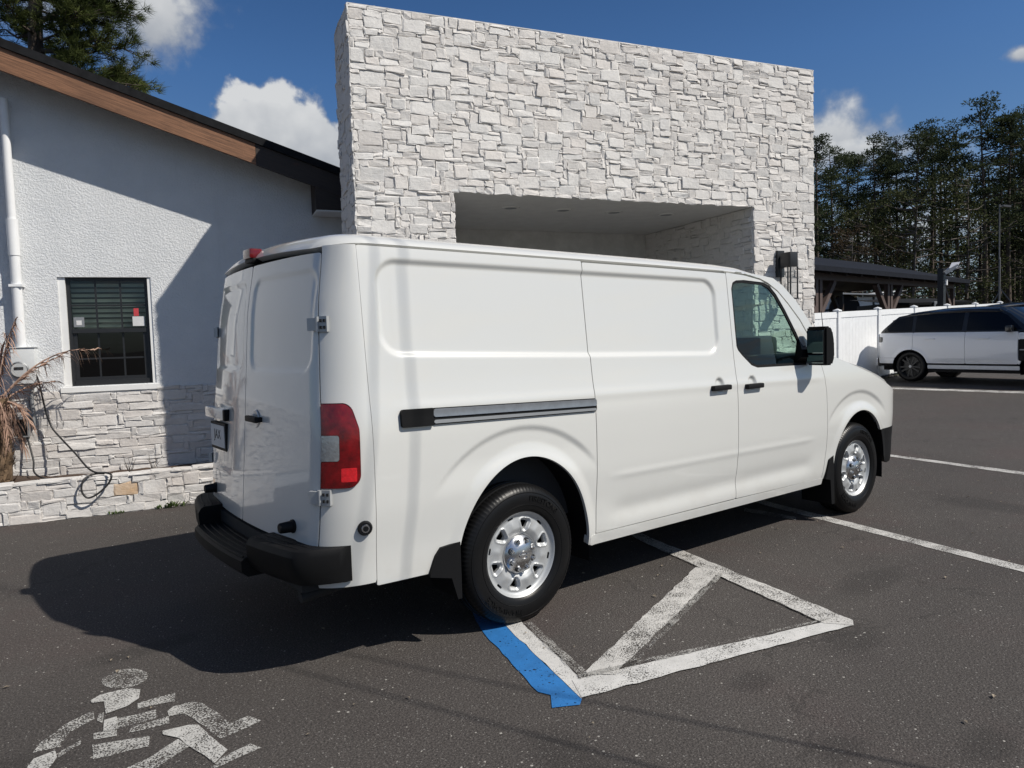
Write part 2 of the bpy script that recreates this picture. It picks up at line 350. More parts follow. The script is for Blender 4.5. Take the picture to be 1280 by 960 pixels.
class MB:
    """collects simple solids; build() links them as ONE mesh object"""
    def __init__(s): s.v = []; s.f = []; s.mi = []; s.cur = 0
    def add(s, v, f):
        b = len(s.v); s.v += [tuple(p) for p in v]; s.f += [tuple(i+b for i in q) for q in f]; s.mi += [s.cur]*len(f); return s
    def box(s, x0, x1, y0, y1, z0, z1, ch=0.0):
        if ch <= 0:
            v = [(x, y, z) for x in (x0, x1) for y in (y0, y1) for z in (z0, z1)]
            return s.add(v, [(0, 1, 3, 2), (4, 6, 7, 5), (0, 4, 5, 1), (2, 3, 7, 6), (0, 2, 6, 4), (1, 5, 7, 3)])
        bm = bmesh.new(); bmesh.ops.create_cube(bm, size=1)
        for q in bm.verts: q.co = Vector(((x0+x1)/2+q.co.x*(x1-x0), (y0+y1)/2+q.co.y*(y1-y0), (z0+z1)/2+q.co.z*(z1-z0)))
        bmesh.ops.bevel(bm, geom=bm.edges[:], offset=ch, segments=2, profile=.6, affect='EDGES')
        bm.verts.index_update(); s.add([q.co[:] for q in bm.verts], [[q.index for q in f.verts] for f in bm.faces]); bm.free(); return s
    def bar(s, a, b, w, h, up=(0, 0, 1)):
        a = Vector(a); b = Vector(b); d = (b-a).normalized(); up = Vector(up)
        if abs(d.dot(up)) > .98: up = Vector((1, 0, 0))
        r = d.cross(up).normalized()*w/2; u = r.cross(d).normalized()*h/2
        v = [p+i*r+j*u for p in (a, b) for i, j in ((-1, -1), (1, -1), (1, 1), (-1, 1))]
        return s.add(v, [(3, 2, 1, 0), (4, 5, 6, 7), (0, 1, 5, 4), (1, 2, 6, 5), (2, 3, 7, 6), (3, 0, 4, 7)])
    def tube(s, pts, r, n=8, cap=True):
        pts = [Vector(p) for p in pts]; rs = r if isinstance(r, (list, tuple)) else [r]*len(pts)
        V = []; F = []; ref = None
        for i, p in enumerate(pts):
            d = (pts[min(i+1, len(pts)-1)]-pts[max(i-1, 0)]).normalized()
            if ref is None: ref = Vector((0, 0, 1)) if abs(d.z) < .9 else Vector((1, 0, 0))
            a = d.cross(ref).normalized(); b = a.cross(d).normalized(); ref = b
            for k in range(n):
                t = 2*PI*k/n; V.append(p+(a*math.cos(t)+b*math.sin(t))*rs[i])
        for i in range(len(pts)-1):
            for k in range(n): F.append((i*n+k, i*n+(k+1) % n, (i+1)*n+(k+1) % n, (i+1)*n+k))
        if cap: F.append(tuple(range(n-1, -1, -1))); F.append(tuple((len(pts)-1)*n+k for k in range(n)))
        return s.add(V, F)
    def lathe(s, prof, n, origin=(0, 0, 0), axis='y', rfun=None):
        """profile of (radius, height along the axis)"""
        V = []; F = []; o = Vector(origin)
        for i, (r, h) in enumerate(prof):
            for k in range(n):
                t = 2*PI*k/n; rr = r if rfun is None else rfun(i, k, r)
                c, q = rr*math.cos(t), rr*math.sin(t)
                V.append(o+Vector({'y': (c, h, q), 'z': (c, q, h), 'x': (h, c, q)}[axis]))
        for i in range(len(prof)-1):
            for k in range(n): F.append((i*n+k, i*n+(k+1) % n, (i+1)*n+(k+1) % n, (i+1)*n+k))
        return s.add(V, F)
    def mesh(s, name):
        me = bpy.data.meshes.new(name); me.from_pydata(s.v, [], s.f)
        if any(s.mi): me.polygons.foreach_set('material_index', s.mi)
        me.update(); return me
    def build(s, name, mat, parent=None, smooth=None, loc=None, fix=True):
        me = s.mesh(name)
        if fix:
            bm = bmesh.new(); bm.from_mesh(me); bmesh.ops.recalc_face_normals(bm, faces=bm.faces); bm.to_mesh(me); bm.free()
        return link(name, me, mat, parent, smooth, loc)

def text_obj(name, body, size, mat, parent, M, ext=.001, bend=None, align='CENTER'):
    cu = bpy.data.curves.new(name, 'FONT'); cu.body = body; cu.size = size; cu.extrude = ext; cu.align_x = align; cu.align_y = 'CENTER'; cu.resolution_u = 2
    t = bpy.data.objects.new(name, cu); C.objects.link(t)
    bpy.context.view_layer.update()
    me = bpy.data.meshes.new_from_object(t.evaluated_get(bpy.context.evaluated_depsgraph_get()))
    bpy.data.objects.remove(t); bpy.data.curves.remove(cu)
    for v in me.vertices: v.co = (bend(v.co) if bend else M @ v.co)
    me.materials.clear()
    return link(name, me, mat, parent)

# signed-distance panels: a curved surface cut to shape, with its edge folded in
def rrect(U, V, x0, x1, y0, y1, r):
    cx, cy, hx, hy = (x0+x1)/2, (y0+y1)/2, (x1-x0)/2-r, (y1-y0)/2-r
    dx = np.abs(U-cx)-hx; dy = np.abs(V-cy)-hy
    return r-(np.hypot(np.maximum(dx, 0), np.maximum(dy, 0))+np.minimum(np.maximum(dx, dy), 0))
def sdpoly(U, V, pts):
    d = np.full(U.shape, 1e9); s = np.ones(U.shape); n = len(pts)
    for i in range(n):
        (ax, ay), (bx, by) = pts[i], pts[i-1]
        ex, ey = bx-ax, by-ay; wx, wy = U-ax, V-ay
        t = np.clip((wx*ex+wy*ey)/(ex*ex+ey*ey), 0, 1)
        d = np.minimum(d, np.hypot(wx-ex*t, wy-ey*t))
        c1 = V >= ay; c2 = V < by; c3 = ex*wy > ey*wx
        s = np.where((c1 & c2 & c3) | (~c1 & ~c2 & ~c3), -s, s)
    return -s*d
def sstep(x, a, b):
    t = np.clip((x-a)/(b-a), 0, 1); return t*t*(3-2*t)
def panel(name, surf, sdf, dom, d, mat, parent, flange=.022, flip=False, smooth=32, lip=.003):
    u0, u1, v0, v1 = dom; du, dv = d if isinstance(d, tuple) else (d, d)
    nu = max(2, int(math.ceil((u1-u0)/du)))+1; nv = max(2, int(math.ceil((v1-v0)/dv)))+1
    us = np.linspace(u0, u1, nu); vs = np.linspace(v0, v1, nv)
    U, V = np.meshgrid(us, vs, indexing='ij')
    S = sdf(U, V) if sdf else np.ones(U.shape)
    S = np.where(np.abs(S) < 1e-5, 1e-5, S)
    for e in (np.s_[0, :], np.s_[-1, :], np.s_[:, 0], np.s_[:, -1]): S[e] = np.minimum(S[e], -1e-6)
    ins = S > 0; idx = -np.ones(U.shape, int); idx[ins] = np.arange(ins.sum())
    uv = [np.stack([U[ins], V[ins]], 1)]; nb = int(ins.sum())
    cnt = ins[:-1, :-1].astype(int)+ins[1:, :-1]+ins[1:, 1:]+ins[:-1, 1:]
    I, J = np.nonzero(cnt == 4)
    faces = np.stack([idx[I, J], idx[I+1, J], idx[I+1, J+1], idx[I, J+1]], 1).tolist()
    cut = {}; extra = []; bedge = []
    def cv(a, b):
        nonlocal nb
        k = (a, b) if a < b else (b, a)
        if k not in cut:
            s0, s1 = S[k[0]], S[k[1]]; t = s0/(s0-s1)
            extra.append((us[k[0][0]]*(1-t)+us[k[1][0]]*t, vs[k[0][1]]*(1-t)+vs[k[1][1]]*t)); cut[k] = nb; nb += 1
        return cut[k]
    for i, j in zip(*np.nonzero((cnt > 0) & (cnt < 4))):
        cs = [(i, j), (i+1, j), (i+1, j+1), (i, j+1)]; cs = [(int(a), int(b)) for a, b in cs]
        poly = []; ex = None; first = None
        for k in range(4):
            a, b = cs[k], cs[(k+1) % 4]
            if ins[a]: poly.append(int(idx[a]))
            if ins[a] != ins[b]:
                q = cv(a, b); poly.append(q)
                if ins[a]: ex = q
                else:
                    if ex is not None: bedge.append((ex, q)); ex = None
                    else: first = q
        if ex is not None and first is not None: bedge.append((ex, first))
        if len(poly) >= 3: faces.append(poly)
    if extra: uv.append(np.array(extra))
    uv = np.concatenate(uv); P = surf(uv[:, 0], uv[:, 1])
    if flange:
        bi = sorted({q for e in bedge for q in e}); mp = {q: k for k, q in enumerate(bi)}
        bu, bv = uv[bi, 0], uv[bi, 1]; e = 1e-4
        n = np.cross(surf(bu+e, bv)-surf(bu-e, bv), surf(bu, bv+e)-surf(bu, bv-e)); n /= np.linalg.norm(n, axis=1)[:, None]+1e-12
        if flip: n = -n
        P = np.concatenate([P, P[bi]-n*flange])
        for a, b in bedge: faces.append([b, a, nb+mp[a], nb+mp[b]])
    if flip: faces = [f[::-1] for f in faces]
    me = bpy.data.meshes.new(name); me.from_pydata(P.tolist(), [], faces); me.update()
    return link(name, me, mat, parent, smooth)
def copy_tree(o, parent=None):
    c = o.copy(); C.objects.link(c)
    if parent is not None: c.parent = parent
    for ch in list(o.children): copy_tree(ch, c)
    return c
def shade(me, ang=35):
    me.polygons.foreach_set('use_smooth', [True]*len(me.polygons)); me.set_sharp_from_angle(angle=rad(ang))

# ------------------------------------------------------------------ ground, forest floor, painted markings
def gz(x):
    t = x-8
    return 0.0 if t <= 0 else (.034*t*t/12 if t < 6 else (.034*(t-3) if t < 18 else .51))
def sheet(name, xs, ys, dz, mat, kind='structure'):
    b = MB(); nx, ny = len(xs), len(ys)
    v = [(x, y, gz(x)+dz) for x in xs for y in ys]
    b.add(v, [(i*ny+j, (i+1)*ny+j, (i+1)*ny+j+1, i*ny+j+1) for i in range(nx-1) for j in range(ny-1)])
    return tag(b.build(name, mat, fix=False, smooth=60), kind=kind)
XS = [-500, -200, -60, -20, -5, 2, 8, 9, 10, 11, 12, 13, 14, 16, 20, 26, 40, 80, 200, 500]
tag(sheet('asphalt_lot', XS, [-500, -100, -20, 0, 10, 30, 100, 500], 0, ASPHALT), 'dark asphalt car park with pale aggregate and stains')
sheet('forest_floor', [25.5, 26.5, 40, 80, 200, 480], [9, 20, 60, 200, 480], .01, SOIL)
def poly_sheet(name, polys, z, mat, label):
    b = MB()
    for p in polys:
        # fine outline with slightly wandering edges, as brushed paint has
        rnd = random.Random(int(1000*p[0][0])); q = []
        ctr = Vector((sum(a[0] for a in p)/len(p), sum(a[1] for a in p)/len(p)))
        for i in range(len(p)):
            a, c = Vector(p[i]), Vector(p[(i+1) % len(p)]); n = max(1, int((c-a).length/.06))
            for k in range(n):
                w = a.lerp(c, k/n)
                if k: w += Vector((rnd.uniform(-1, 1), rnd.uniform(-1, 1)))*.006
                q.append((w.x, w.y, z+gz(w.x)))
        b.add(q, [tuple(range(len(q)))])
    o = b.build(name, mat, fix=False)
    for pl in o.data.polygons:
        if pl.normal.z < 0: pl.flip()
    return tag(o, label, kind='structure')
poly_sheet('blue_parking_line', [[(.90, 1.9), (1.02, 1.85), (-.112, -.954), (-.346, -1.816), (-.39, -1.85), (-.50, -1.79), (-.43, -1.70), (-.455, -1.64), (-.40, -1.45), (-.252, -.919)]], .004, PAINT_B, 'solid blue stripe of painted line running out from under the rear tyre')
poly_sheet('white_parking_line', [[(1.02, 1.85), (1.12, 1.81), (-.021, -.99), (-.214, -1.644), (-.351, -1.819), (-.112, -.954)]], .006, PAINT_N, 'white painted line along the blue stripe')
poly_sheet('hatching_line', [[(-.346, -1.814), (-.266, -1.662), (1.236, -2.067), (1.311, -2.194)]], .008, PAINT_N, 'white painted line closing the near side of the hatched bay')
poly_sheet('hatching_line', [[(2.10, .85), (2.2, .82), (1.815, -.283), (1.372, -2.158), (1.301, -2.199), (1.215, -2.079), (1.671, -.363)]], .010, PAINT_W, 'white painted line on the far side of the hatched bay')
poly_sheet('hatching_line', [[(1.477, -1.005), (1.509, -1.173), (-.082, -1.758), (-.196, -1.659)]], .012, PAINT_W, 'worn diagonal white line across the hatched bay')
poly_sheet('faded_parking_line', [[(-.214, -1.644), (1.348, -2.075), (1.253, -2.067), (-.241, -1.684)], [(-.021, -.99), (.024, -1.), (-.171, -1.67), (-.214, -1.644)], [(1.509, -1.173), (1.505, -1.214), (-.034, -1.79), (-.082, -1.758)]], .014, PAINT_F, 'older faded paint edge beside the hatched bay lines')
poly_sheet('bay_line', [[(4.6, 3.2), (4.72, 3.15), (3.543, -.232), (3.089, -2.431), (2.72, -4.2), (2.58, -4.25), (2.944, -2.476), (3.394, -.312)]], .004, PAINT_W, 'thin white bay line running from under the front of the van to the right')
poly_sheet('bay_line', [[(3.189, -.198), (3.203, -.709), (3.106, -.767), (3.061, -.287)]], .006, PAINT_F, 'short faded white bay line stub beneath the van door')
poly_sheet('bay_line', [[(6.868, .204), (6.654, -1.315), (6.3, -3.6), (6.13, -3.6), (6.484, -1.368), (6.722, .136), (7.4, 3.8), (7.55, 3.8)]], .004, PAINT_W, 'thin white bay line ahead of the front tyre of the van')
poly_sheet('bay_line', [[(15.494, 4.231), (15.568, 1.475), (15.7, -2), (15.4, -2), (15.23, 1.369), (15.175, 4.082)]], .004, PAINT_W, 'far white bay line in front of the white suv')
poly_sheet('bay_line', [[(19.6, 5.0), (20.0, 2.4), (20.9, 2.4), (20.4, 5.0)]], .004, PAINT_W, 'white bay line beneath the white suv')
SYM = {
'head': [(-1.81, -0.246), (-1.808, -0.203), (-1.818, -0.16), (-1.839, -0.121), (-1.869, -0.091), (-1.903, -0.076), (-1.937, -0.076), (-1.966, -0.092), (-1.988, -0.121), (-2.0, -0.159), (-2.0, -0.201), (-1.989, -0.243), (-1.968, -0.279), (-1.94, -0.306), (-1.908, -0.321), (-1.875, -0.322), (-1.846, -0.309), (-1.823, -0.283)],
'torso': [(-2.006, -0.317), (-1.913, -0.33), (-1.869, -0.385), (-1.892, -0.476), (-1.949, -0.523), (-2.037, -0.536), (-2.024, -0.401), (-2.07, -0.381), (-2.072, -0.349), (-2.029, -0.317)],
'torso2': [(-2.052, -0.594), (-2.003, -0.596), (-2.022, -0.718), (-2.069, -0.694)],
'w1': [(-2.104, -0.686), (-2.019, -0.703), (-2.03, -0.773), (-2.112, -0.743)],
'w2': [(-2.123, -0.784), (-1.923, -0.868), (-1.943, -0.953), (-2.136, -0.906)],
'w3': [(-1.906, -0.522), (-1.748, -0.53), (-1.767, -0.614), (-1.916, -0.579)],
'w4': [(-2.005, -0.612), (-1.853, -0.643), (-1.87, -0.728), (-2.021, -0.71)],
'w5': [(-1.968, -0.73), (-1.822, -0.743), (-1.834, -0.811), (-1.986, -0.781)],
'knee': [(-1.816, -0.692), (-1.785, -0.663), (-1.711, -0.671), (-1.673, -0.724), (-1.629, -0.984), (-1.55, -0.974), (-1.52, -1.051), (-1.698, -1.089), (-1.714, -1.01), (-1.764, -0.763), (-1.822, -0.746)],
'leg': [(-1.878, -0.894), (-1.872, -0.863), (-1.764, -0.887), (-1.741, -0.913), (-1.701, -1.194), (-1.769, -1.259), (-1.831, -0.97)],
'w6': [(-1.835, -0.971), (-1.816, -1.063), (-1.947, -1.137), (-2.027, -1.162), (-2.115, -1.127), (-2.043, -1.062), (-1.957, -1.044)],
'w7': [(-1.733, -1.232), (-1.614, -1.207), (-1.589, -1.267), (-1.764, -1.292), (-1.793, -1.281)],
'arc': [(-2.075, -0.461), (-2.083, -0.549), (-2.181, -0.606), (-2.234, -0.712), (-2.32, -0.691), (-2.287, -0.618), (-2.189, -0.515)],
'arc2': [(-2.375, -0.894), (-2.343, -0.794), (-2.321, -0.749), (-2.247, -0.735), (-2.246, -0.798), (-2.277, -0.863), (-2.316, -0.957)],
'w8': [(-2.238, -0.754), (-2.155, -0.713), (-2.159, -0.745), (-2.242, -0.801)],
'w9': [(-2.059, -0.512), (-2.04, -0.514), (-2.061, -0.613), (-2.077, -0.574)],
}
poly_sheet('wheelchair_marking', [SYM[k] for k in ('head', 'w1', 'w2', 'w3', 'w4', 'w5', 'knee', 'w6', 'w7', 'arc', 'w8', 'w9')], .0035, PAINT_O, 'worn white wheelchair symbol painted on the asphalt')
poly_sheet('wheelchair_marking', [SYM[k] for k in ('torso', 'torso2', 'leg', 'arc2')], .0055, PAINT_S, 'bolder repainted pieces of the wheelchair symbol')

# loose leaves and grit lying on the asphalt
def litter():
    rnd = random.Random(5); b = MB()
    for k in range(160):
        t = rnd.random(); x = rnd.uniform(-3, 7); y = rnd.uniform(-4, 3.2); s = rnd.uniform(.006, .02); a = rnd.uniform(0, 7)
        c, q = math.cos(a)*s, math.sin(a)*s
        if (x+2.4)**2+(y+4.1)**2 < .5: continue
        b.add([(x+c, y+q, .009), (x-q*.5, y+c*.5, .012), (x-c, y-q, .008), (x+q*.5, y-c*.5, .015)], [(0, 1, 2, 3)])
    tag(b.build('leaf_litter', pmat('dry leaf scraps', (.24, .20, .15), .9, var=.5, vscale=3), fix=False), kind='stuff')
litter()

# ------------------------------------------------------------------ ledgestone
def stone_layout(rnd, W, H, hole=None, pre=(), cell=(.048, .034), sizes=(((5, 4), .10), ((4, 3), .22), ((3, 4), .10), ((5, 2), .14), ((4, 2), .22), ((3, 3), .2), ((3, 2), .3), ((2, 3), .12), ((2, 2), .15))):
    nu, nz = max(1, round(W/cell[0])), max(1, round(H/cell[1])); cu, cz = W/nu, H/nz
    occ = np.zeros((nu, nz), bool)
    if hole:
        for i in range(nu):
            for j in range(nz):
                if hole[0] < (i+.5)*cu < hole[1] and hole[2] < (j+.5)*cz < hole[3]: occ[i, j] = True
    out = []; area = nu*nz-int(occ.sum())
    def put(i, j, w, h):
        occ[i:i+w, j:j+h] = True; out.append((i*cu, (i+w)*cu, j*cz, (j+h)*cz))
    for p in pre: put(*p)
    # big stones first, wherever they fit; then smaller ones; the remaining gaps are filled last
    for (w, h), share in sizes:
        if w > nu or h > nz: continue
        for _ in range(int(area*share/(w*h)*3)+2):
            i, j = rnd.randint(0, nu-w), rnd.randint(0, nz-h)
            if not occ[i:i+w, j:j+h].any(): put(i, j, w, h)
    for j in range(nz):
        for i in range(nu):
            if occ[i, j]: continue
            w = 1
            while w < 4 and i+w < nu and not occ[i+w, j]: w += 1
            h = 1
            while h < (3 if w < 3 else 2) and j+h < nz and not occ[i:i+w, j+h].any(): h += 1
            put(i, j, w, h)
    return out
def stone_geo(rnd, r, mapf, dmin=.013, dmax=.025, gap=.0004):
    """a split-faced stone: a wavering outline, a broken arris and a slightly tilted face, 42 triangles"""
    s0, s1, z0, z1 = r; g = gap; W, H = s1-s0, z1-z0
    j = lambda a: rnd.uniform(-a, a)
    q = min(.008, .07*W)
    c = {(0, 0): (s0+g+j(q), z0+g+j(q)), (1, 0): (s1-g+j(q), z0+g+j(q)), (0, 1): (s0+g+j(q), z1-g+j(q)), (1, 1): (s1-g+j(q), z1-g+j(q))}
    d0 = dmin+(dmax-dmin)*rnd.random()**1.3; tu, tz = j(.0055), j(.0055)
    ex = [0, min(.3, rnd.uniform(.006, .02)/W), 1-min(.3, rnd.uniform(.006, .016)/W), 1]; ez = [0, min(.3, rnd.uniform(.006, .015)/H), 1-min(.3, rnd.uniform(.006, .015)/H), 1]
    V = []; F = []
    for a in range(4):
        for b in range(4):
            x, y = ex[a], ez[b]
            edge = a in (0, 3) or b in (0, 3); wa = wb = 0
            if edge and a in (1, 2): x = a/3+j(.07); wb = j(.0075)
            if edge and b in (1, 2): y = b/3+j(.07); wa = j(.0075)
            s = (c[0, 0][0]*(1-x)+c[1, 0][0]*x)*(1-y)+(c[0, 1][0]*(1-x)+c[1, 1][0]*x)*y
            z = (c[0, 0][1]*(1-x)+c[1, 0][1]*x)*(1-y)+(c[0, 1][1]*(1-x)+c[1, 1][1]*x)*y
            s += wa; z += wb
            d = d0+tu*(x-.5)*2+tz*(y-.5)*2+j(.0045)-(rnd.uniform(.001, .006) if edge else 0)
            V.append((s, max(.006, d), z))
    for a in range(3):
        for b in range(3):
            p, q_, t, w = a*4+b, (a+1)*4+b, (a+1)*4+b+1, a*4+b+1
            F += [(p, q_, t), (p, t, w)] if rnd.random() < .5 else [(p, q_, w), (q_, t, w)]
    ring = [0, 4, 8, 12, 13, 14, 15, 11, 7, 3, 2, 1]; k = len(V)
    for q_ in ring: V.append((V[q_][0], 0.0, V[q_][2]))
    for i in range(12): F.append((ring[(i+1) % 12], ring[i], k+i, k+(i+1) % 12))
    return [mapf(*p) for p in V], F
def lay_stones(rnd, rects, mapf, parent, mat, loc, singles, special=None, **kw):
    """the rects whose index is in singles become one object each; the rest one stuff part"""
    rest = MB()
    for k, r in enumerate(rects):
        V, F = stone_geo(rnd, r, mapf, **kw)
        if k in singles:
            me = bpy.data.meshes.new('stone'); me.from_pydata(V, [], F); me.update()
            link('stone', me, (special or {}).get(k, mat), parent, loc=loc)
        else: rest.add(V, F)
    if rest.v: tag(rest.build('stone_cladding', mat, parent, loc=loc, fix=False), kind='stuff')

AZ = rad(-15.1159)
BU = Vector((math.cos(AZ), math.sin(AZ), 0)); BV = Vector((-math.sin(AZ), math.cos(AZ), 0))
def bw(u, v, z=0): return BU*u+BV*v+Vector((0, 0, z))
fmap = lambda v: (lambda s, d, z: (s, v-d, z))            # a face towards the car park
smap = lambda u: (lambda s, d, z: (u-d, s, z))            # a face towards -u

# ------------------------------------------------------------------ entrance portal
def portal():
    u0, u1, v0, H = .06, 5.885, 2.56, 4.87; a, b, oz = 1.05, 4.92, 3.14
    root = empty('entrance_portal', bw(u0, v0), AZ, 'tall white stone clad entrance portal with wide opening behind the van', 'portal'); L = (-u0, -v0, 0)
    w = MB(); w.box(u0, a, v0, v0+.75, 0, H); w.box(b, u1, v0, v0+.75, 0, H); w.box(a, b, v0, v0+.75, oz+.03, H)
    w.build('wall', MORTAR, root, loc=L)
    p = MB(); p.box(a-.5, b+.4, 4.95, 5.1, 0, 3.6); p.box(a-.12, a-.004, v0+.75, 4.95, 0, 3.6); p.build('back_wall', PORCH, root, loc=L)
    q = MB(); q.box(b+.01, u1-.1, v0+.75, 5.1, 0, 3.6); q.build('side_wall', MORTAR, root, loc=L)
    c = MB(); c.box(a-.02, b+.005, v0-.01, 4.96, oz, oz+.025); c.build('ceiling', CEIL, root, loc=L)
    rf = MB(); rf.box(a-.4, u1-.2, v0+.75, 5.2, 3.6, 3.75); rf.build('roof', SHINGLE, root, loc=L)
    cp = MB(); cp.box(u0-.005, u1+.005, v0-.012, v0+.755, H, H+.012); cp.build('coping', MORTAR, root, loc=L)
    for u in (2.0, 2.68, 3.38, 4.15):
        m = MB(); m.lathe([(.0, oz-.006), (.075, oz-.006), (.08, oz-.012), (.105, oz-.010), (.108, oz+.002)], 24, (u, 3.28, 0), 'z')
        lt = m.build('recessed_light', CEIL, root, smooth=40, loc=L)
        m = MB(); m.lathe([(0, oz-.0075), (.07, oz-.0075)], 20, (u, 3.28, 0), 'z'); m.build('lens', GREYM, lt)
    rnd = random.Random(11)
    rects = [(x+u0, y+u0, c_, d) for x, y, c_, d in stone_layout(rnd, u1-u0, H, (a-u0, b-u0, -1, oz))]
    vis = sorted((k for k, r in enumerate(rects) if r[3] > 2.15), key=lambda k: -(rects[k][1]-rects[k][0])*(rects[k][3]-rects[k][2])/(5+rects[k][0]))
    lay_stones(rnd, rects, fmap(v0), root, STONE, L, set(vis[:300]))
    # the returns: left end of the slab, right reveal of the opening
    st = MB()
    for s0, s1, z1, mp in ((v0-.03, v0+.75, H, smap(u0)), (v0, 4.95, oz-.01, smap(b))):
        for r in stone_layout(rnd, s1-s0, z1): 
            V, F = stone_geo(rnd, (r[0]+s0, r[1]+s0, r[2], r[3]), mp, .008, .024); st.add(V, [f[::-1] for f in F])
    tag(st.build('stone_return', STONE, root, loc=L, fix=False), kind='stuff')
    # wall lantern on the right pier
    t = empty('wall_lantern', bw(5.31, v0-.03, 2.3), AZ, 'black box wall lantern with glass body on the right stone pier', 'lantern')
    m = MB(); m.box(-.055, .055, -.02, .03, -.02, .31, .006); m.build('back_plate', BLACKM, t)
    m = MB(); m.box(-.06, .06, -.24, -.07, .09, .27, .006); m.box(-.02, .02, -.08, -.015, .2, .24); m.build('head', BLACKM, t, smooth=40)
    m = MB()
    for x in (-.055, .055):
        for y in (-.235, -.075): m.box(x-.007, x+.007, y-.007, y+.007, -.29, .09)
    m.box(-.065, .065, -.245, -.065, -.305, -.288); m.build('cage', BLACKM, t)
    m = MB(); m.box(-.045, .045, -.225, -.085, -.286, .088); m.build('glass', GLASSC, t)
portal()

# ------------------------------------------------------------------ gabled building
def gable():
    V = 4.33; root = empty('gabled_building', bw(-2, V), AZ, 'white stucco building with gabled roof and cedar fascia', 'building'); L = (2, -V, 0)
    rk = lambda u: 3.65-.327*(u-.09)                            # roof top along the rake
    wl, wr, z0, z1 = -2.79, -1.90, 1.245, 2.41
    m = MB(); us = [-9, wl, wr, 1.0]
    for i in range(3):
        a, b = us[i], us[i+1]; ta, tb = rk(a)-.1, rk(b)-.1
        if i != 1: m.add([(a, V, 0), (b, V, 0), (b, V, tb), (a, V, ta)], [(0, 1, 2, 3)])
        else:
            m.add([(a, V, 0), (b, V, 0), (b, V, z0), (a, V, z0)], [(0, 1, 2, 3)]); m.add([(a, V, z1), (b, V, z1), (b, V, tb), (a, V, ta)], [(0, 1, 2, 3)])
    r = .10
    m.add([(wl, V, z0), (wl, V+r, z0), (wl, V+r, z1), (wl, V, z1)], [(0, 1, 2, 3)]); m.add([(wr, V, z0), (wr, V, z1), (wr, V+r, z1), (wr, V+r, z0)], [(0, 1, 2, 3)])
    m.add([(wl, V, z1), (wl, V+r, z1), (wr, V+r, z1), (wr, V, z1)], [(0, 1, 2, 3)])
    m.build('wall', STUCCO, root, loc=L, fix=False)
    # back and far walls so that the building stands as a volume
    m = MB(); m.box(-9, 1.0, 13, 13.2, 0, 3.2); m.box(-9.2, -9, V, 13.2, 0, 6.3); m.box(1.0, 1.2, V+.05, 13, 0, 3.2); m.build('rear_wall', STUCCO, root, loc=L)
    m = MB(); e = .085                                          # roof slab
    P = []
    for v in (3.90, 13.4):
        for u in (-9.2, .28): P += [(u, v, rk(u)), (u, v, rk(u)-e)]
    m.add(P, [(0, 2, 6, 4), (1, 5, 7, 3), (0, 1, 3, 2), (4, 6, 7, 5), (2, 3, 7, 6), (0, 4, 5, 1)]); m.build('roof', SHINGLE, root, loc=L)
    def rake(name, a, b, mat, top, bot, va, vb):
        m = MB(); m.add([(u, v, rk(u)-d) for u in (a, b) for v in (va, vb) for d in (top, bot)], [(0, 1, 3, 2), (4, 6, 7, 5), (0, 4, 5, 1), (2, 3, 7, 6), (0, 2, 6, 4), (1, 5, 7, 3)])
        return m.build(name, mat, root, loc=L)
    rake('rake_board', -9.2, -.757, WOOD, .088, .310, 3.922, 3.962)
    tag(rake('rake_board', -.754, .15, DWOOD, .088, .315, 3.924, 3.962), 'dark stained lower end of the rake board')
    rake('soffit', -9.2, .15, DWOOD, .16, .18, 3.965, V-.003)
    m = MB(); m.box(-.13, 1.0, 3.93, V-.002, 3.15, 3.53); m.build('eave_return', DWOOD, root, loc=L)
    m = MB(); m.box(-.128, .99, 3.935, V-.002, 3.135, 3.149); m.build('eave_soffit', TRIM, root, loc=L)
    # window
    m = MB(); m.box(wl+.001, wl+.068, V+.02, V+.1, z0, z1-.001); m.build('window_casing', TRIM, root, loc=L)
    m = MB(); m.box(wr-.036, wr-.001, V+.012, V+.1, z0, z1-.001); m.build('window_casing', TRIM, root, loc=L)
    wl += .068; wr -= .036
    wn = MB(); F = V+.055; t = .035
    wn.box(wl, wl+t, F, F+.05, z0, z1); wn.box(wr-t, wr, F, F+.05, z0, z1); wn.box(wl+t, wr-t, F, F+.05, z1-t, z1); wn.box(wl+t, wr-t, F-.01, F+.05, z0, z0+.055)
    win = wn.build('window', BLACKM, root, loc=L)
    zm = 1.835
    m = MB(); m.box(wl+t, wr-t, F-.006, F+.045, zm-.022, zm+.022); m.build('meeting_rail', BLACKM, win)
    m = MB(); m.box(wl+t, wl+t+.04, F+.015, F+.045, z0+.055, zm-.022); m.box(wr-t-.04, wr-t, F+.015, F+.045, z0+.055, zm-.022); m.box(wl+t+.04, wr-t-.04, F+.015, F+.045, z0+.055, z0+.09); m.build('lower_sash', BLACKM, win)
    for k in (1, 2):
        u = wl+t+(wr-wl-2*t)*k/3
        m = MB(); m.box(u-.009, u+.009, F+.012, F+.026, zm+.022, z1-t); m.build('muntin', BLACKM, win)
        m = MB(); m.box(u-.009, u+.009, F+.03, F+.044, z0+.09, zm-.022); m.build('muntin', BLACKM, win)
    m = MB(); m.box(wl+t, wr-t, F+.010, F+.024, 2.10, 2.118); m.build('muntin', BLACKM, win)
    m = MB(); m.box(wl+t+.04, wr-t-.04, F+.028, F+.042, 1.525, 1.543); m.build('muntin', BLACKM, win)
    m = MB(); m.add([(wl+t, F+.018, zm), (wr-t, F+.018, zm), (wr-t, F+.018, z1-t), (wl+t, F+.018, z1-t)], [(0, 1, 2, 3)]); m.build('pane', GLASSW, win, fix=False)
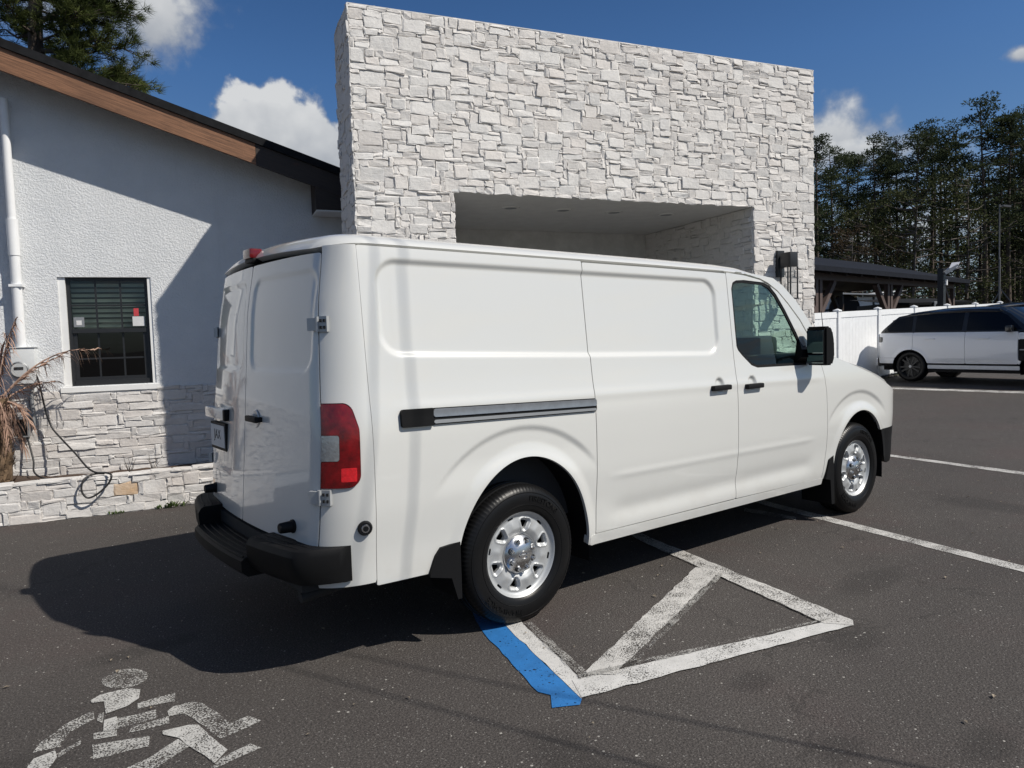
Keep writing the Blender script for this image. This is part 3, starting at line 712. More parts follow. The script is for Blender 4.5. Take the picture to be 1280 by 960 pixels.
    m = MB(); m.add([(wl+t, F+.037, z0+.05), (wr-t, F+.037, z0+.05), (wr-t, F+.037, zm), (wl+t, F+.037, zm)], [(0, 1, 2, 3)]); m.build('pane', GLASSD, win, fix=False)
    for k in range(10):
        z = z1-.06-k*.055
        m = MB(); m.add([(wl+.03, F+.085, z), (wr-.03, F+.085, z), (wr-.03, F+.125, z-.034), (wl+.03, F+.125, z-.034), (wl+.03, F+.105, z-.012), (wr-.03, F+.105, z-.012)], [(0, 1, 5, 4), (4, 5, 2, 3)]); m.build('blind_slat', BLIND, win, fix=False)
    m = MB(); m.box(wr-.17, wr-.05, F+.012, F+.0145, 1.88, 1.985); m.build('sticker', PRINTW, win); m = MB(); m.box(wr-.155, wr-.105, F+.010, F+.0145, 1.99, 2.075); m.build('sticker', PRINTR, win)
    m = MB(); m.box(wl+.05, wl+.15, F+.012, F+.0145, 1.88, 1.985); m.build('sticker', GREYM, win); m = MB(); m.box(wl+.075, wl+.125, F+.010, F+.0125, 1.90, 1.95); m.build('sticker', PRINTW, win)
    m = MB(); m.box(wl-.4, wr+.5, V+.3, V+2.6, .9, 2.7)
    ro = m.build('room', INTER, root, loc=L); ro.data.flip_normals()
    m = MB(); wl -= .068; wr += .036; m.add([(wl-.03, V-.025, 1.18), (wr+.03, V-.025, 1.18), (wr+.03, V-.025, 1.235), (wl-.03, V-.025, 1.235), (wl-.03, V+.1, 1.247), (wr+.03, V+.1, 1.247), (wl-.03, V+.1, 1.18), (wr+.03, V+.1, 1.18)], [(0, 1, 2, 3), (3, 2, 5, 4), (1, 7, 5, 2), (0, 3, 4, 6), (0, 6, 7, 1)]); m.build('window_sill', TRIM, root, loc=L)
    # ledgestone skirt
    rnd = random.Random(23)
    rects = [(x-8.9, y-8.9, c+.20, d+.20) for x, y, c, d in stone_layout(rnd, 9.9, 1.0, (6.08, 7.03, .97, 2), cell=(.058, .040), sizes=(((6, 2), .15), ((5, 3), .15), ((4, 3), .1), ((5, 2), .25), ((4, 2), .3), ((3, 2), .3), ((5, 1), .15), ((3, 1), .1)))]
    lay_stones(rnd, rects, fmap(V), root, STONE_P, L, set(sorted((k for k, r in enumerate(rects) if -3.6 < r[0] < -.9), key=lambda k: -(rects[k][1]-rects[k][0])*(rects[k][3]-rects[k][2]))[:200]), dmin=.014, dmax=.025)
    # downspout down the wall
    m = MB(); uc, r = -3.14, .048
    m.tube([(uc, V-.07, 4.2), (uc, V-.07, 2.98)], .04, 14); m.tube([(uc, V-.07, 2.99), (uc, V-.07, 2.62)], .054, 14); m.tube([(uc, V-.07, 2.64), (uc, V-.07, 1.66)], r, 14)
    ds = m.build('downspout', PVC, root, smooth=40, loc=L)
    m = MB(); m.box(uc-.06, uc+.06, V-.125, V, 2.30, 2.325); m.build('strap', PVC, ds)
    m = MB(); m.tube([(-3.56, V+1.5, 3.2), (-3.56, V+1.5, 7.4)], .06, 14); m.build('vent_pipe', PVC, root, smooth=40, loc=L)
    # electric meter, socket box
    t = empty('electric_meter', bw(-3.11, V, 1.30), AZ, 'pale grey electric meter box with round glass dial below the downspout', 'meter')
    m = MB(); m.box(-.115, .095, -.13, .01, 0, .37, .008); m.build('box', MGREY, t, smooth=40)
    m = MB(); m.box(-.125, .105, -.14, .0, .372, .38); m.build('lid_edge', MGREY, t)
    m = MB(); m.lathe([(.088, -.13), (.088, -.15), (.078, -.155)], 28, (-.045, 0, .145), 'y'); m.build('ring', GREYM, t, smooth=40)
    m = MB(); m.lathe([(.078, -.152), (.076, -.20), (.06, -.215), (0, -.218)], 28, (-.045, 0, .145), 'y'); m.build('dial_glass', GLASSC, t, smooth=40)
    m = MB(); m.lathe([(.07, -.156), (0, -.156)], 24, (-.045, 0, .145), 'y'); m.build('dial', MGREY, t); 
    m = MB(); m.box(-.085, -.005, -.162, -.157, .15, .175); m.build('display', PRINT, t)
    m = MB(); m.tube([(.03, -.05, 0), (.03, -.05, -.45)], .018, 8); m.build('conduit', GREYM, t, smooth=40)
    t = empty('socket_box', bw(-3.19, V-.05, .745), AZ, 'black open outdoor socket box on the stone skirt', 'socket box')
    m = MB(); m.box(-.075, .075, -.07, .02, .0, .012); m.box(-.075, .075, -.07, .02, .188, .21); m.box(-.075, -.062, -.07, .02, .012, .188); m.box(.062, .075, -.07, .02, .012, .188); m.build('housing', GREYM, t)
    m = MB(); m.box(-.062, .062, -.045, .015, .012, .188); m.box(-.02, .02, -.06, -.04, .06, .11); m.build('outlet', BLACK, t)
gable()

# ------------------------------------------------------------------ planter, palm, cables, weeds
PR = AZ+rad(3.5)
def pw(u, d, z=0):
    """point on the planter: u along its front, d behind the front face"""
    o = bw(-3.227, 3.377); a = Vector((math.cos(PR), math.sin(PR), 0)); b = Vector((-math.sin(PR), math.cos(PR), 0))
    return o+a*(u+3.227)+b*d+Vector((0, 0, z))
def planter():
    root = empty('planter_wall', pw(-3.227, 0), PR, 'low cream ledgestone planter wall along the foot of the white building', 'planter wall'); L = (0, 0, 0)
    m = MB(); m.box(-1.7, 3.45, .03, .22, 0, .37); m.build('core', MORTAR, root)
    rnd = random.Random(8)
    lay = stone_layout(rnd, 5.15, .385, pre=((51, 4, 4, 3),), cell=(.052, .0428), sizes=(((5, 2), .2), ((4, 3), .2), ((3, 3), .15), ((4, 2), .3), ((3, 2), .3), ((4, 1), .15), ((2, 2), .1)))
    rects = [(x-1.7, y-1.7, c, d) for x, y, c, d in lay]
    best = 0
    lay_stones(rnd, rects, fmap(.03), root, STONE_P, L, set(range(len(rects))), {best: STONE_R}, dmin=.014, dmax=.024)
    top = MB(); x = -1.7
    while x < 3.4:
        w = min(rnd.uniform(.15, .36), 3.45-x); top.add(*stone_geo(rnd, (x, x+w, .005, .215), lambda s, d, z: (s, z, .366+d*.6), .018, .03)); x += w
    tag(top.build('coping', STONE_P, root, fix=True), kind='stuff')
    m = MB(); n = 40; V = []; rn = random.Random(3)
    for i in range(n+1):
        for j in range(9):
            V.append(tuple(pw(-4.9+5.3*i/n, .2+.9*j/8, .335-.05*j/8+.05*math.exp(-((-4.9+5.3*i/n+3.35)/.35)**2)+rn.uniform(-.012, .012))))
    m.add(V, [(i*9+j, (i+1)*9+j, (i+1)*9+j+1, i*9+j+1) for i in range(n) for j in range(8)]); tag(m.build('planter_soil', MULCH, fix=False), kind='structure')
    # dry palm at the left end
    P0 = pw(-3.27, .42, .33)
    t = empty('palm', P0, 0, 'dried up palm with brown drooping fronds beside the electric meter', 'palm')
    m = MB(); m.tube([(0, 0, -.05), (.0, 0, .4), (.01, 0, .85)], [.10, .12, .10], 12); m.build('trunk', HUSK, t, smooth=60)
    rnd = random.Random(4); h = MB()
    for k in range(190):
        z = rnd.uniform(0, .85); a = rnd.uniform(0, 2*PI); r = .11; d = Vector((math.cos(a), math.sin(a), 0)); s = Vector((-d.y, d.x, 0))*.028
        b = d*r+Vector((0, 0, z)); tip = d*(r+rnd.uniform(.03, .06))+Vector((0, 0, z+rnd.uniform(.05, .11)))
        h.add([b-s, b+s, tip], [(0, 1, 2)])
    tag(h.build('husk', HUSK, t, fix=False), kind='stuff')
    bu3 = BU; right = BU; up = Vector((0, 0, 1)); back = BV
    fr = [((.02, 0, .80), (.83, .12, 1.30), .26), ((.0, 0, .82), (.20, .1, 1.62), .12), ((-.02, 0, .8), (-.25, -.1, 1.35), .1), ((.02, 0, .78), (.46, .25, .98), .1), ((.0, -.02, .80), (.10, -.15, .42), .3), ((.03, -.03, .8), (.22, -.05, .40), .3), ((-.03, 0, .8), (-.12, -.15, .45), .3), ((.02, .02, .8), (.16, .05, .48), .34), ((0, 0, .8), (.05, .1, 1.35), .05), ((.0, 0, .76), (.30, -.12, .62), .2), ((.02, 0, .8), (-.5, .1, 1.1), .2), ((0, 0, .8), (.14, -.2, .5), .25), ((0, 0, .8), (.55, .3, 1.25), .1), ((0, 0, .82), (.10, .2, 1.48), .1)]
    for a, b, arch in fr:
        a = right*a[0]+back*a[1]+up*a[2]; b = right*b[0]+back*b[1]+up*b[2]
        f = MB(); pts = []
        for k in range(15):
            q = k/14; pts.append(a.lerp(b, q)+up*arch*4*q*(1-q)*.6)
        f.tube(pts, [.012*(1-.8*k/14) for k in range(15)], 5)
        fo = f.build('frond', FROND, t, fix=False)
        lf = MB()
        for k in range(3, 15):
            for r_ in range(3):
                q = (k+rnd.random()-.5)/14; p = a.lerp(b, q)+up*arch*4*q*(1-q)*.6; dr = (b-a).normalized()
                for sg in (-1, 1):
                    if rnd.random() < .25: continue
                    sd = (dr.cross(up).normalized()*sg*.5+dr*rnd.uniform(.2, 1)+Vector((0, 0, rnd.uniform(-1.5, .1)))).normalized()
                    ln = rnd.uniform(.09, .24)*(1.1-.4*q); w = dr.cross(sd).normalized()*.005; mid = p+sd*ln*.55; tip = p+sd*ln+Vector((0, 0, -ln*.35))
                    lf.add([p-w, p+w, mid+w*1.1, tip, mid-w*1.1], [(0, 1, 2, 4), (4, 2, 3)])
        tag(lf.build('leaflets', FROND, fo, fix=False), kind='stuff')
    # black cable: from the meter over the planter wall, coiled once
    B = lambda u, v, z: bw(u, v, z)
    def spline(pts, n=8):
        out = []
        for i in range(len(pts)-1):
            p0, p1, p2, p3 = pts[max(i-1, 0)], pts[i], pts[i+1], pts[min(i+2, len(pts)-1)]
            for k in range(n):
                s = k/n; out.append(.5*((2*p1)+(p2-p0)*s+(2*p0-5*p1+4*p2-p3)*s*s+(3*p1-p0-3*p2+p3)*s**3))
        return out+[pts[-1]]
    pts = [B(-3.23, 4.24, 1.46), B(-3.18, 4.22, 1.55), B(-3.097, 4.22, 1.57), B(-3.047, 4.22, 1.459), B(-3.0, 4.22, 1.324), B(-2.965, 4.22, 1.078), B(-2.94, 4.21, .949), B(-2.90, 4.2, .819), B(-2.787, 4.1, .683), B(-2.655, 3.9, .564), B(-2.526, 3.62, .465), B(-2.43, 3.46, .425), B(-2.33, 3.43, .415), B(-2.285, 3.38, .39), B(-2.32, 3.375, .311), B(-2.415, 3.365, .226), B(-2.50, 3.36, .20), B(-2.545, 3.36, .279), B(-2.52, 3.38, .38), B(-2.44, 3.46, .41), B(-2.36, 3.50, .40)]
    m = MB(); m.tube(spline(pts), .0095, 8); tag(m.build('looped_cable', HOSE, smooth=60, fix=False), 'black cable hanging from the meter and coiled over the planter wall', 'cable')
    pts = [B(-3.15, 4.24, .80), B(-3.12, 4.22, .66), B(-3.08, 4.15, .50), B(-3.05, 4.0, .40), B(-2.93, 3.8, .36), B(-2.8, 3.7, .355)]
    m = MB(); m.tube(spline(pts), .009, 8); tag(m.build('short_cable', HOSE, smooth=60, fix=False), 'short black cable running from the socket box down to the mulch', 'cable')
    def weed(u, d, z, n, h, mat, label, group=None, name='weed'):
        rn = random.Random(int(u*100)); m = MB()
        for k in range(n):
            p = pw(u+rn.uniform(-.07, .07), d+rn.uniform(-.02, .02), z); a = rn.uniform(0, 2*PI); dr = Vector((math.cos(a)*.5, math.sin(a)*.5, rn.uniform(.4, 1.1))).normalized(); l = h*rn.uniform(.5, 1)
            w = Vector((-dr.y, dr.x, 0)).normalized()*l*.12; m.add([p, p+dr*l*.5+w, p+dr*l+Vector((0, 0, -l*.2)), p+dr*l*.5-w], [(0, 1, 2, 3)])
        tag(m.build(name, mat, fix=False), label, 'weed', group)
    weed(-2.27, -.02, 0, 36, .06, WEED, 'small green weed at the foot of the planter wall, nearer the palm')
    weed(-1.85, -.02, 0, 30, .08, WEED, 'small green weed at the foot of the planter wall below the rusty stone')
    weed(-1.72, -.02, 0, 22, .12, WEED, 'taller green weed at the foot of the planter wall, nearest the van')
    for u, lb in ((-2.15, 'bare brown twig plant in the planter below the window, left of two'), (-1.93, 'bare brown twig plant in the planter below the window corner')):
        rn = random.Random(int(u*50)); m = MB(); p = pw(u, .55, .30)
        for k in range(7):
            d = Vector((rn.uniform(-.6, .6), rn.uniform(-.4, .4), 1)).normalized(); l = rn.uniform(.1, .22); m.tube([p, p+d*l*.6, p+d*l+Vector((rn.uniform(-.03, .03), 0, 0))], [.004, .003, .0015], 4)
        tag(m.build('twig_plant', BARKG, fix=False), lb, 'plant')
planter()

# ------------------------------------------------------------------ white vinyl fence, pavilion, shed, lamp posts
def fence():
    root = empty('vinyl_fence', (15.3, 5.55, gz(15.3)), 0, 'white vinyl privacy fence with capped posts behind the white suv', 'fence'); o = Vector((15.3, 5.55, gz(15.3)))
    xs = [10.2, 12.85, 15.25, 17.55, 19.95, 22.5, 25.0, 27.5]; yy = lambda x: 5.42+.045*(x-15)
    zt = lambda x: 2.03+.026*(x-15.25)
    for i, x in enumerate(xs):
        y = yy(x); g = gz(x); zz = zt(x)
        m = MB(); m.box(x-.065, x+.065, y-.065, y+.065, g-.05, zz+.02, .006); po = m.build('post', VINYL, root, loc=-o)
        m = MB(); m.box(x-.08, x+.08, y-.08, y+.08, zz+.02, zz+.05, .006); m.add([(x-.08, y-.08, zz+.05), (x+.08, y-.08, zz+.05), (x+.08, y+.08, zz+.05), (x-.08, y+.08, zz+.05), (x, y, zz+.09)], [(0, 1, 4), (1, 2, 4), (2, 3, 4), (3, 0, 4)]); m.build('cap', VINYL, po)
        if i == len(xs)-1: break
        x2 = xs[i+1]; a, b = x+.066, x2-.066
        for zo, h in ((-.14, .15), (-1.78, .15)):
            m = MB(); za, zb = zt(a)+zo, zt(b)+zo
            if zo < -1: za, zb = gz(a)+.08, gz(b)+.08
            m.add([(u, yy(u)+s, z+q) for u, z in ((a, za), (b, zb)) for s in (-.03, .03) for q in (0, h)], [(0, 1, 3, 2), (4, 6, 7, 5), (0, 4, 5, 1), (2, 3, 7, 6), (0, 2, 6, 4), (1, 5, 7, 3)]); m.build('rail', VINYL, root, loc=-o)
        n = 12; m = MB()
        m.add([(a, yy(a)+.006, gz(a)+.07), (b, yy(b)+.006, gz(b)+.07), (b, yy(b)+.006, zt(b)-.11), (a, yy(a)+.006, zt(a)-.11)], [(0, 1, 2, 3)])
        for k in range(n):
            u0, u1 = a+(b-a)*k/n+.010, a+(b-a)*(k+1)/n-.010
            m.box(u0, u1, yy(u0)-.012, yy(u0)+.012, gz(u0)+.06, zt(u0)-.10)
        tag(m.build('picket', VINYL, root, loc=-o), kind='stuff')
fence()
def pavilion():
    E0, E1 = Vector((12, 6.6, 3.43)), Vector((29.9, 7.85, 3.41)); d = (E1-E0).normalized(); n = Vector((-d.y, d.x, 0))
    root = empty('open_pavilion', E0+d*10+n*2.6-Vector((0, 0, 3)), 0, 'dark roofed open timber pavilion with braced posts beyond the white fence', 'pavilion'); L = -root.location
    R0, R1 = E0+n*2.8+Vector((0, 0, .80)), E1-d*2.6+n*2.8+Vector((0, 0, .80)); B0, B1 = E0+n*5.6, E1+n*5.6
    dn = Vector((0, 0, -.14))
    m = MB(); m.add([E0, E1, R1, R0, B1, B0], [(0, 1, 2, 3), (3, 2, 4, 5), (1, 4, 2)]); m.build('roof', ROOFBLUE, root, loc=L, fix=False)
    m = MB(); m.add([E0+dn, E1+dn, R1+dn, R0+dn, B1+dn, B0+dn], [(3, 2, 1, 0), (5, 4, 2, 3), (2, 4, 1)]); m.build('soffit', DWOOD, root, loc=L, fix=False)
    for a, b in ((E0, E1), (E1, B1), (B0, B1)):
        m = MB(); m.bar(a+dn*.5, b+dn*.5, .03, .15); m.build('fascia', ROOFBLUE, root, loc=L)
    for off in (.55, 5.0):
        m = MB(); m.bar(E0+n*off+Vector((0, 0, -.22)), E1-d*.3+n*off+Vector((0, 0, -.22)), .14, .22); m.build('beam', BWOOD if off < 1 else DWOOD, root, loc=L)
    for k in range(16):
        m = MB(); a = E0+d*(.8+k*1.05); m.bar(a+n*.1+Vector((0, 0, -.16)), a+n*2.7+Vector((0, 0, .52)), .05, .12); m.build('rafter', DWOOD, root, loc=L)
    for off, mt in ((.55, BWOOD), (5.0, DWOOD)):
        for t in (.340, .632, .985):
            p = E0+(E1-E0)*t+n*off; g = gz(p.x)
            q = [p-d*.13, p+d*.13] if t < .9 else [p]
            for w in q: 
                m = MB(); m.bar((w.x, w.y, g), (w.x, w.y, 3.1), .14, .14); m.build('post', mt, root, loc=L)
            for s in (-1, 1):
                if t > .9 and s > 0: continue
                m = MB(); e = q[0] if s < 0 else q[-1]
                m.bar((e+d*s*.05)+Vector((0, 0, 2.05-3.36)), (e+d*s*.95)+Vector((0, 0, -.34)), .15, .15); m.build('brace', mt, root, loc=L)
pavilion()
def sheds():
    a, b = Vector((32.2, 15.9, 0)), Vector((34.8, 13.7, 0)); d = (b-a).normalized(); n = Vector((-d.y, d.x, 0)); g = gz(33)
    t = empty('playhouse', (a+b)/2+Vector((0, 0, g)), math.atan2(d.y, d.x), 'small white playhouse with dark battens under the pavilion roof', 'playhouse')
    w = ((b-a).length/2)/1.36+.35; t.scale = (1.36, 1.36, 1.30)
    m = MB(); m.box(-w-.6, w, 0, 1.8, 0, 2.05); m.build('wall', VINYL, t)
    for k in range(7):
        x = -w-.6+(2*w+.6)*k/6; m = MB(); m.box(x-.035, x+.035, -.02, .0, 0, 2.05); m.build('batten', BLACKM, t)
    m = MB(); m.box(-w-.6, w, -.025, -.002, 1.55, 1.62); m.box(-w-.6, w, -.025, -.002, 0, .2); m.build('rail', BLACKM, t)
    m = MB(); m.lathe([(0, -.03), (.52, -.03), (.56, -.06), (.56, -.005)], 20, (-.1, 0, 1.62), 'y'); m.build('arched_window', BLACK, t)
    m = MB(); m.add([(-w-1.6, -.35, 2.38), (w+.25, -.35, 2.10), (w+.25, 2.1, 2.22), (-w-1.6, 2.1, 2.52)], [(0, 1, 2, 3)]); m.add([(-w-1.6, -.35, 2.33), (w+.25, -.35, 2.05), (w+.25, 2.1, 2.17), (-w-1.6, 2.1, 2.47)], [(3, 2, 1, 0)]); m.add([(-w-1.6, -.351, 2.38), (w+.25, -.351, 2.10), (w+.25, -.351, 2.05), (-w-1.6, -.351, 2.33)], [(0, 1, 2, 3)]); m.build('roof', pmat('pale metal roof', (.36, .37, .38), .5), t, fix=False)
    m = MB(); m.add([(w-.6, -.2, 2.16), (w+.5, -.2, 2.24), (w+.5, 1, 2.30), (w-.6, 1, 2.22)], [(0, 1, 2, 3)]); m.build('awning', PVC, t, fix=False)
    p = Vector((28.5, 11.0, 0))
    t = empty('dark_shed', p+Vector((0, 0, gz(28))), rad(-35), 'dark timber shed standing in shade behind the pavilion posts', 'shed')
    m = MB(); m.box(.6, 3.9, 0, 2.5, 0, 2.1); m.build('wall', DWOOD, t); m = MB(); m.add([(.4, -.3, 2.1), (4.1, -.3, 2.1), (4.1, 2.8, 2.4), (.4, 2.8, 2.4), (.4, -.3, 2.0), (4.1, -.3, 2.0)], [(0, 1, 2, 3), (0, 4, 5, 1)]); m.build('roof', SHINGLE, t, fix=False)
    m = MB(); m.box(2.4, 2.82, -.35, 0, 1.75, 2.12, .02); v = m.build('air_unit', GREYM, t); m = MB(); m.lathe([(.0, -.355), (.13, -.355)], 16, (2.6, 0, 1.93), 'y'); m.build('fan_grille', BLACK, v)
    t = empty('floodlight_post', (22.5, 5.92, gz(22.5)), 0, 'black post with a square floodlight head beside the pavilion', 'floodlight')
    m = MB(); m.box(-.09, .09, -.09, .09, 0, 3.02); m.build('post', BLACKM, t); h = MB(); h.bar((-.05, -.05, 2.86), (.20, -.34, 3.08), .42, .10); h.build('lamp_head', GREYM, t)
    m = MB(); m.bar((.213, -.348, 3.04), (.217, -.352, 3.05), .38, .16); m.add([(-.02, -.22, 3.02), (.19, -.22, 3.2), (.19, -.46, 3.2), (-.02, -.46, 3.02)], [(0, 1, 2, 3)]); m.build('lens', PVC, t)
    m = MB(); m.box(.02, .10, -.14, -.08, 2.5, 2.68); m.build('junction_box', PVC, t)
    t = empty('lamp_mast', (39, 9.9, gz(39)), 0, 'tall thin grey lamp mast against the dark pines', 'lamp post')
    m = MB(); m.tube([(0, 0, 0), (0, 0, 4.4)], .045, 8); m.tube([(-.06, 0, 4.3), (-.10, 0, 7.0)], .032, 8); m.build('mast', MASTM, t, smooth=50)
    m = MB(); m.bar((-.14, 0, 6.9), (.15, -.25, 6.88), .05, .05); m.bar((.0, -.1, 6.92), (.25, -.35, 6.86), .16, .09); m.build('lamp_head', MASTM, t)
    m = MB(); m.bar((0, 0, 2.9), (.35, -.6, 1.9), .04, .04); m.bar((0, 0, 2.7), (-.2, .4, 1.8), .04, .04); m.build('stay', MASTM, t)
    t = empty('lamp_mast', (41.5, 7.6, gz(41)), 0, 'short dark lamp mast with small head right of the tall grey mast', 'lamp post')
    m = MB(); m.tube([(0, 0, 0), (0, 0, 4.0)], .05, 8); m.build('mast', BLACKM, t); m = MB(); m.box(-.12, .12, -.12, .12, 4.0, 4.2); m.build('lamp_head', GREYM, t)
    # unseen leaning strands, added to cast shadow streaks on the van and asphalt
    for (x, y, lx, lb) in ((.63, -4.98, -.152, 'unseen leaning strand added for its shadow, nearer the hatched bay'), (1.39, -5.22, -.085, 'unseen leaning strand added for its shadow, farther from the hatched bay')):
        t = empty('shadow_strand', (x, y, 0), 0, lb, 'cable')
        m = MB(); m.tube([(0, 0, 0), (-lx*9.5, 0, 9.5)], .0075, 8); m.build('strand', GREYM, t, smooth=50)
        m = MB(); m.lathe([(.0, 0), (.14, 0), (.14, .02), (.05, .03)], 16, (0, 0, 0), 'z'); m.build('base_plate', GREYM, t)
sheds()

# ------------------------------------------------------------------ trees
def tufts(rnd, m, c, R, n, ln, w, flat=.75, up=.25):
    """a clump of needle sprays"""
    for _ in range(n):
        d = Vector((rnd.gauss(0, 1), rnd.gauss(0, 1), rnd.gauss(0, flat)+up)).normalized(); o = c+Vector((d.x*R, d.y*R, d.z*R*flat))*rnd.random()**.5
        q = (d+Vector((rnd.uniform(-.6, .6), rnd.uniform(-.6, .6), rnd.uniform(-.4, .7)))).normalized(); l = ln*rnd.uniform(.6, 1.2)
        s = q.cross(Vector((rnd.uniform(-1, 1), rnd.uniform(-1, 1), rnd.uniform(-1, 1)))).normalized()*w
        m.add([o-s, o+s, o+q*l+s*.25, o+q*l-s*.25], [(0, 1, 2, 3)])
def far_pine(seed, H, bare, spread, dens=1.0, kind='pine'):
    rnd = random.Random(seed); tr = MB(); cr = MB()
    bend = lambda z: Vector((math.sin(z*.25+seed)*.18, math.cos(z*.21+seed*2)*.15, z))
    tr.tube([bend(H*k/10) for k in range(11)], [max(.03, (.20 if kind == 'pine' else .13)*(1-k/10.6)) for k in range(11)], 7)
    n = int((30 if kind == 'pine' else 40)*dens)
    for k in range(n):
        t = (k+rnd.random())/n; z = H*(bare+(1-bare)*t); a = rnd.uniform(0, 2*PI)
        prof = math.sin(PI*min(1, .12+.88*t)**.8)**.7 if kind == 'pine' else math.sin(PI*min(1, .1+.85*t))**.6
        R = spread*(.35+.75*prof)*rnd.uniform(.45, 1.1)
        b0 = bend(z); e = b0+Vector((math.cos(a)*R, math.sin(a)*R, R*rnd.uniform(.0, .55))); mid = b0.lerp(e, .55)+Vector((0, 0, -.08*R))
        tr.tube([b0, mid, e], [.05, .03, .012], 4, cap=False)
        for q in range(rnd.randint(2, 4)):
            f = rnd.uniform(.45, 1.05); c = b0.lerp(e, f)+Vector((rnd.gauss(0, .22), rnd.gauss(0, .22), rnd.gauss(.08, .16)))
            if kind == 'pine': tufts(rnd, cr, c+Vector((0, 0, .1)), .50, 62, .14, .040, .55, .35)
            else: tufts(rnd, cr, c, .45, 20, .15, .045, .9, .0)
    for k in range(7):
        z = H*rnd.uniform(.18, bare+.08); a = rnd.uniform(0, 2*PI); l = rnd.uniform(.5, 1.5); tr.tube([bend(z), bend(z)+Vector((math.cos(a)*l, math.sin(a)*l, rnd.uniform(-.1, .5)))], [.035, .01], 4, cap=False)
    return tr.mesh('trunk'), cr.mesh('crown')
PROTO = [far_pine(1, 15, .46, 2.0), far_pine(2, 15, .55, 1.7, .9), far_pine(3, 15, .38, 1.8, 1.15), far_pine(4, 15, .62, 1.9, .8), far_pine(5, 15, .33, 2.1, 1.3)]
for a, b in PROTO: a.materials.append(BARK); b.materials.append(NEEDLEF); shade(a, 60)
BROAD = [far_pine(11, 9, .15, 2.0, 1.3, 'b'), far_pine(12, 9, .12, 1.7, 1.2, 'b'), far_pine(13, 9, .2, 2.2, 1.1, 'b')]
for (a, b), mt in zip(BROAD, (LEAFB, LEAFBR, LEAFB)): a.materials.append(BARKG); b.materials.append(mt); shade(a, 60)
def tree(name, pr, x, y, H, base, rz, label, group=None, cat='tree', sx=1.0):
    t = empty(name, (x, y, gz(x)-.05), rz, label, cat, group); s = H/base; t.scale = (s*sx, s*sx, s)
    link('trunk', pr[0], None, t); link('crown', pr[1], None, t)
PG = 'tall pines at the forest edge behind the pavilion'
PL = 'tall dark pine with bare lower trunk at the forest edge behind the pavilion'
for k, (x, y, H, p, lab) in enumerate([
    (41.02, 20.66, 14.1, 4, None), (45.5, 22.3, 14.4, 2, None), (50.3, 23.7, 15, 4, None), (47.1, 21.05, 13.9, 1, 'slim pine with small round top beside the white cloud'), (45.84, 19.49, 14.5, 0, None),
    (53.75, 22.27, 15.2, 2, None), (49.17, 19.47, 14.9, 2, None), (46.93, 17.39, 14.5, 3, None), (51.04, 18.03, 15.8, 1, None), (58.2, 20.13, 15.6, 2, None), (50.2, 16.14, 15.2, 0, None),
    (49.22, 14.37, 16.2, 0, 'tallest pine of the forest edge with broad open crown'), (59.19, 16.83, 16.6, 2, None), (50.66, 13.26, 15.2, 3, None), (55.98, 14.24, 16.6, 0, None), (56.94, 13.5, 16.4, 2, None), (53.4, 11.16, 14.9, 1, None), (43.84, 23.56, 14.4, 2, None), (40.94, 23.26, 13.4, 4, None)]):
    tree('pine_tree', PROTO[p], x, y, H*.915, 15, k*1.7, lab or PL, None if lab else PG, sx=1.06)
rf = random.Random(77)
UG = 'leafy understorey trees among the pine trunks'
for k in range(17):
    px = 1005+k*20; d = rf.uniform(42, 62); M = bpy.context.scene.camera.matrix_world
    a = math.atan2(M[1][2], M[0][2]); az = rad(52.601)-math.atan((px-640)/907.556); x, y = -2.47+math.cos(az)*d/math.cos(az-rad(52.6)), -4.15+math.sin(az)*d/math.cos(az-rad(52.6))
    p = rf.choice([0, 0, 1, 2, 2]); H = rf.uniform(6.5, 10.5)
    tree('understorey_tree', BROAD[p], x, y, H, 9, rf.uniform(0, 6), 'brown dry understorey tree among the pine trunks' if p == 1 else 'olive green leafy understorey tree among the pine trunks', UG+(' (brown)' if p == 1 else ' (green)'))
def forest():
    rnd = random.Random(9); tr = MB(); cr = MB()
    for k in range(80):
        az = rad(rnd.uniform(-4, 40)); d = rnd.uniform(64, 105); x, y = -2.47+math.cos(az)*d, -4.15+math.sin(az)*d; H = rnd.uniform(12, 17)*(d/75)**.4
        tr.tube([(x, y, 0), (x+rnd.uniform(-.4, .4), y, H)], [.2, .05], 5, cap=False)
        for q in range(20):
            z = H*(.25+.75*rnd.random()**.7); r = 1.7*(1.15-z/H)+.5
            tufts(rnd, cr, Vector((x+rnd.gauss(0, r*.7), y+rnd.gauss(0, r*.7), z)), .9, 24, .40, .075)
    for k in range(110):
        az = rad(rnd.uniform(-4, 42)); d = rnd.uniform(50, 92); x, y = -2.47+math.cos(az)*d, -4.15+math.sin(az)*d
        for q in range(3): tufts(rnd, cr, Vector((x+rnd.gauss(0, 1), y+rnd.gauss(0, 1), rnd.uniform(.6, 4.5))), 1.1, 30, .32, .07)
    r = MB(); r.v, r.f, r.mi = tr.v, tr.f, [0]*len(tr.f); nb = len(r.v); r.v += cr.v; r.f += [tuple(i+nb for i in f) for f in cr.f]; r.mi += [1]*len(cr.f)
    tag(r.build('far_wood', [BARK, NEEDLEF], fix=False), 'dark mass of pine wood behind the first row of trees', kind='stuff')
forest()
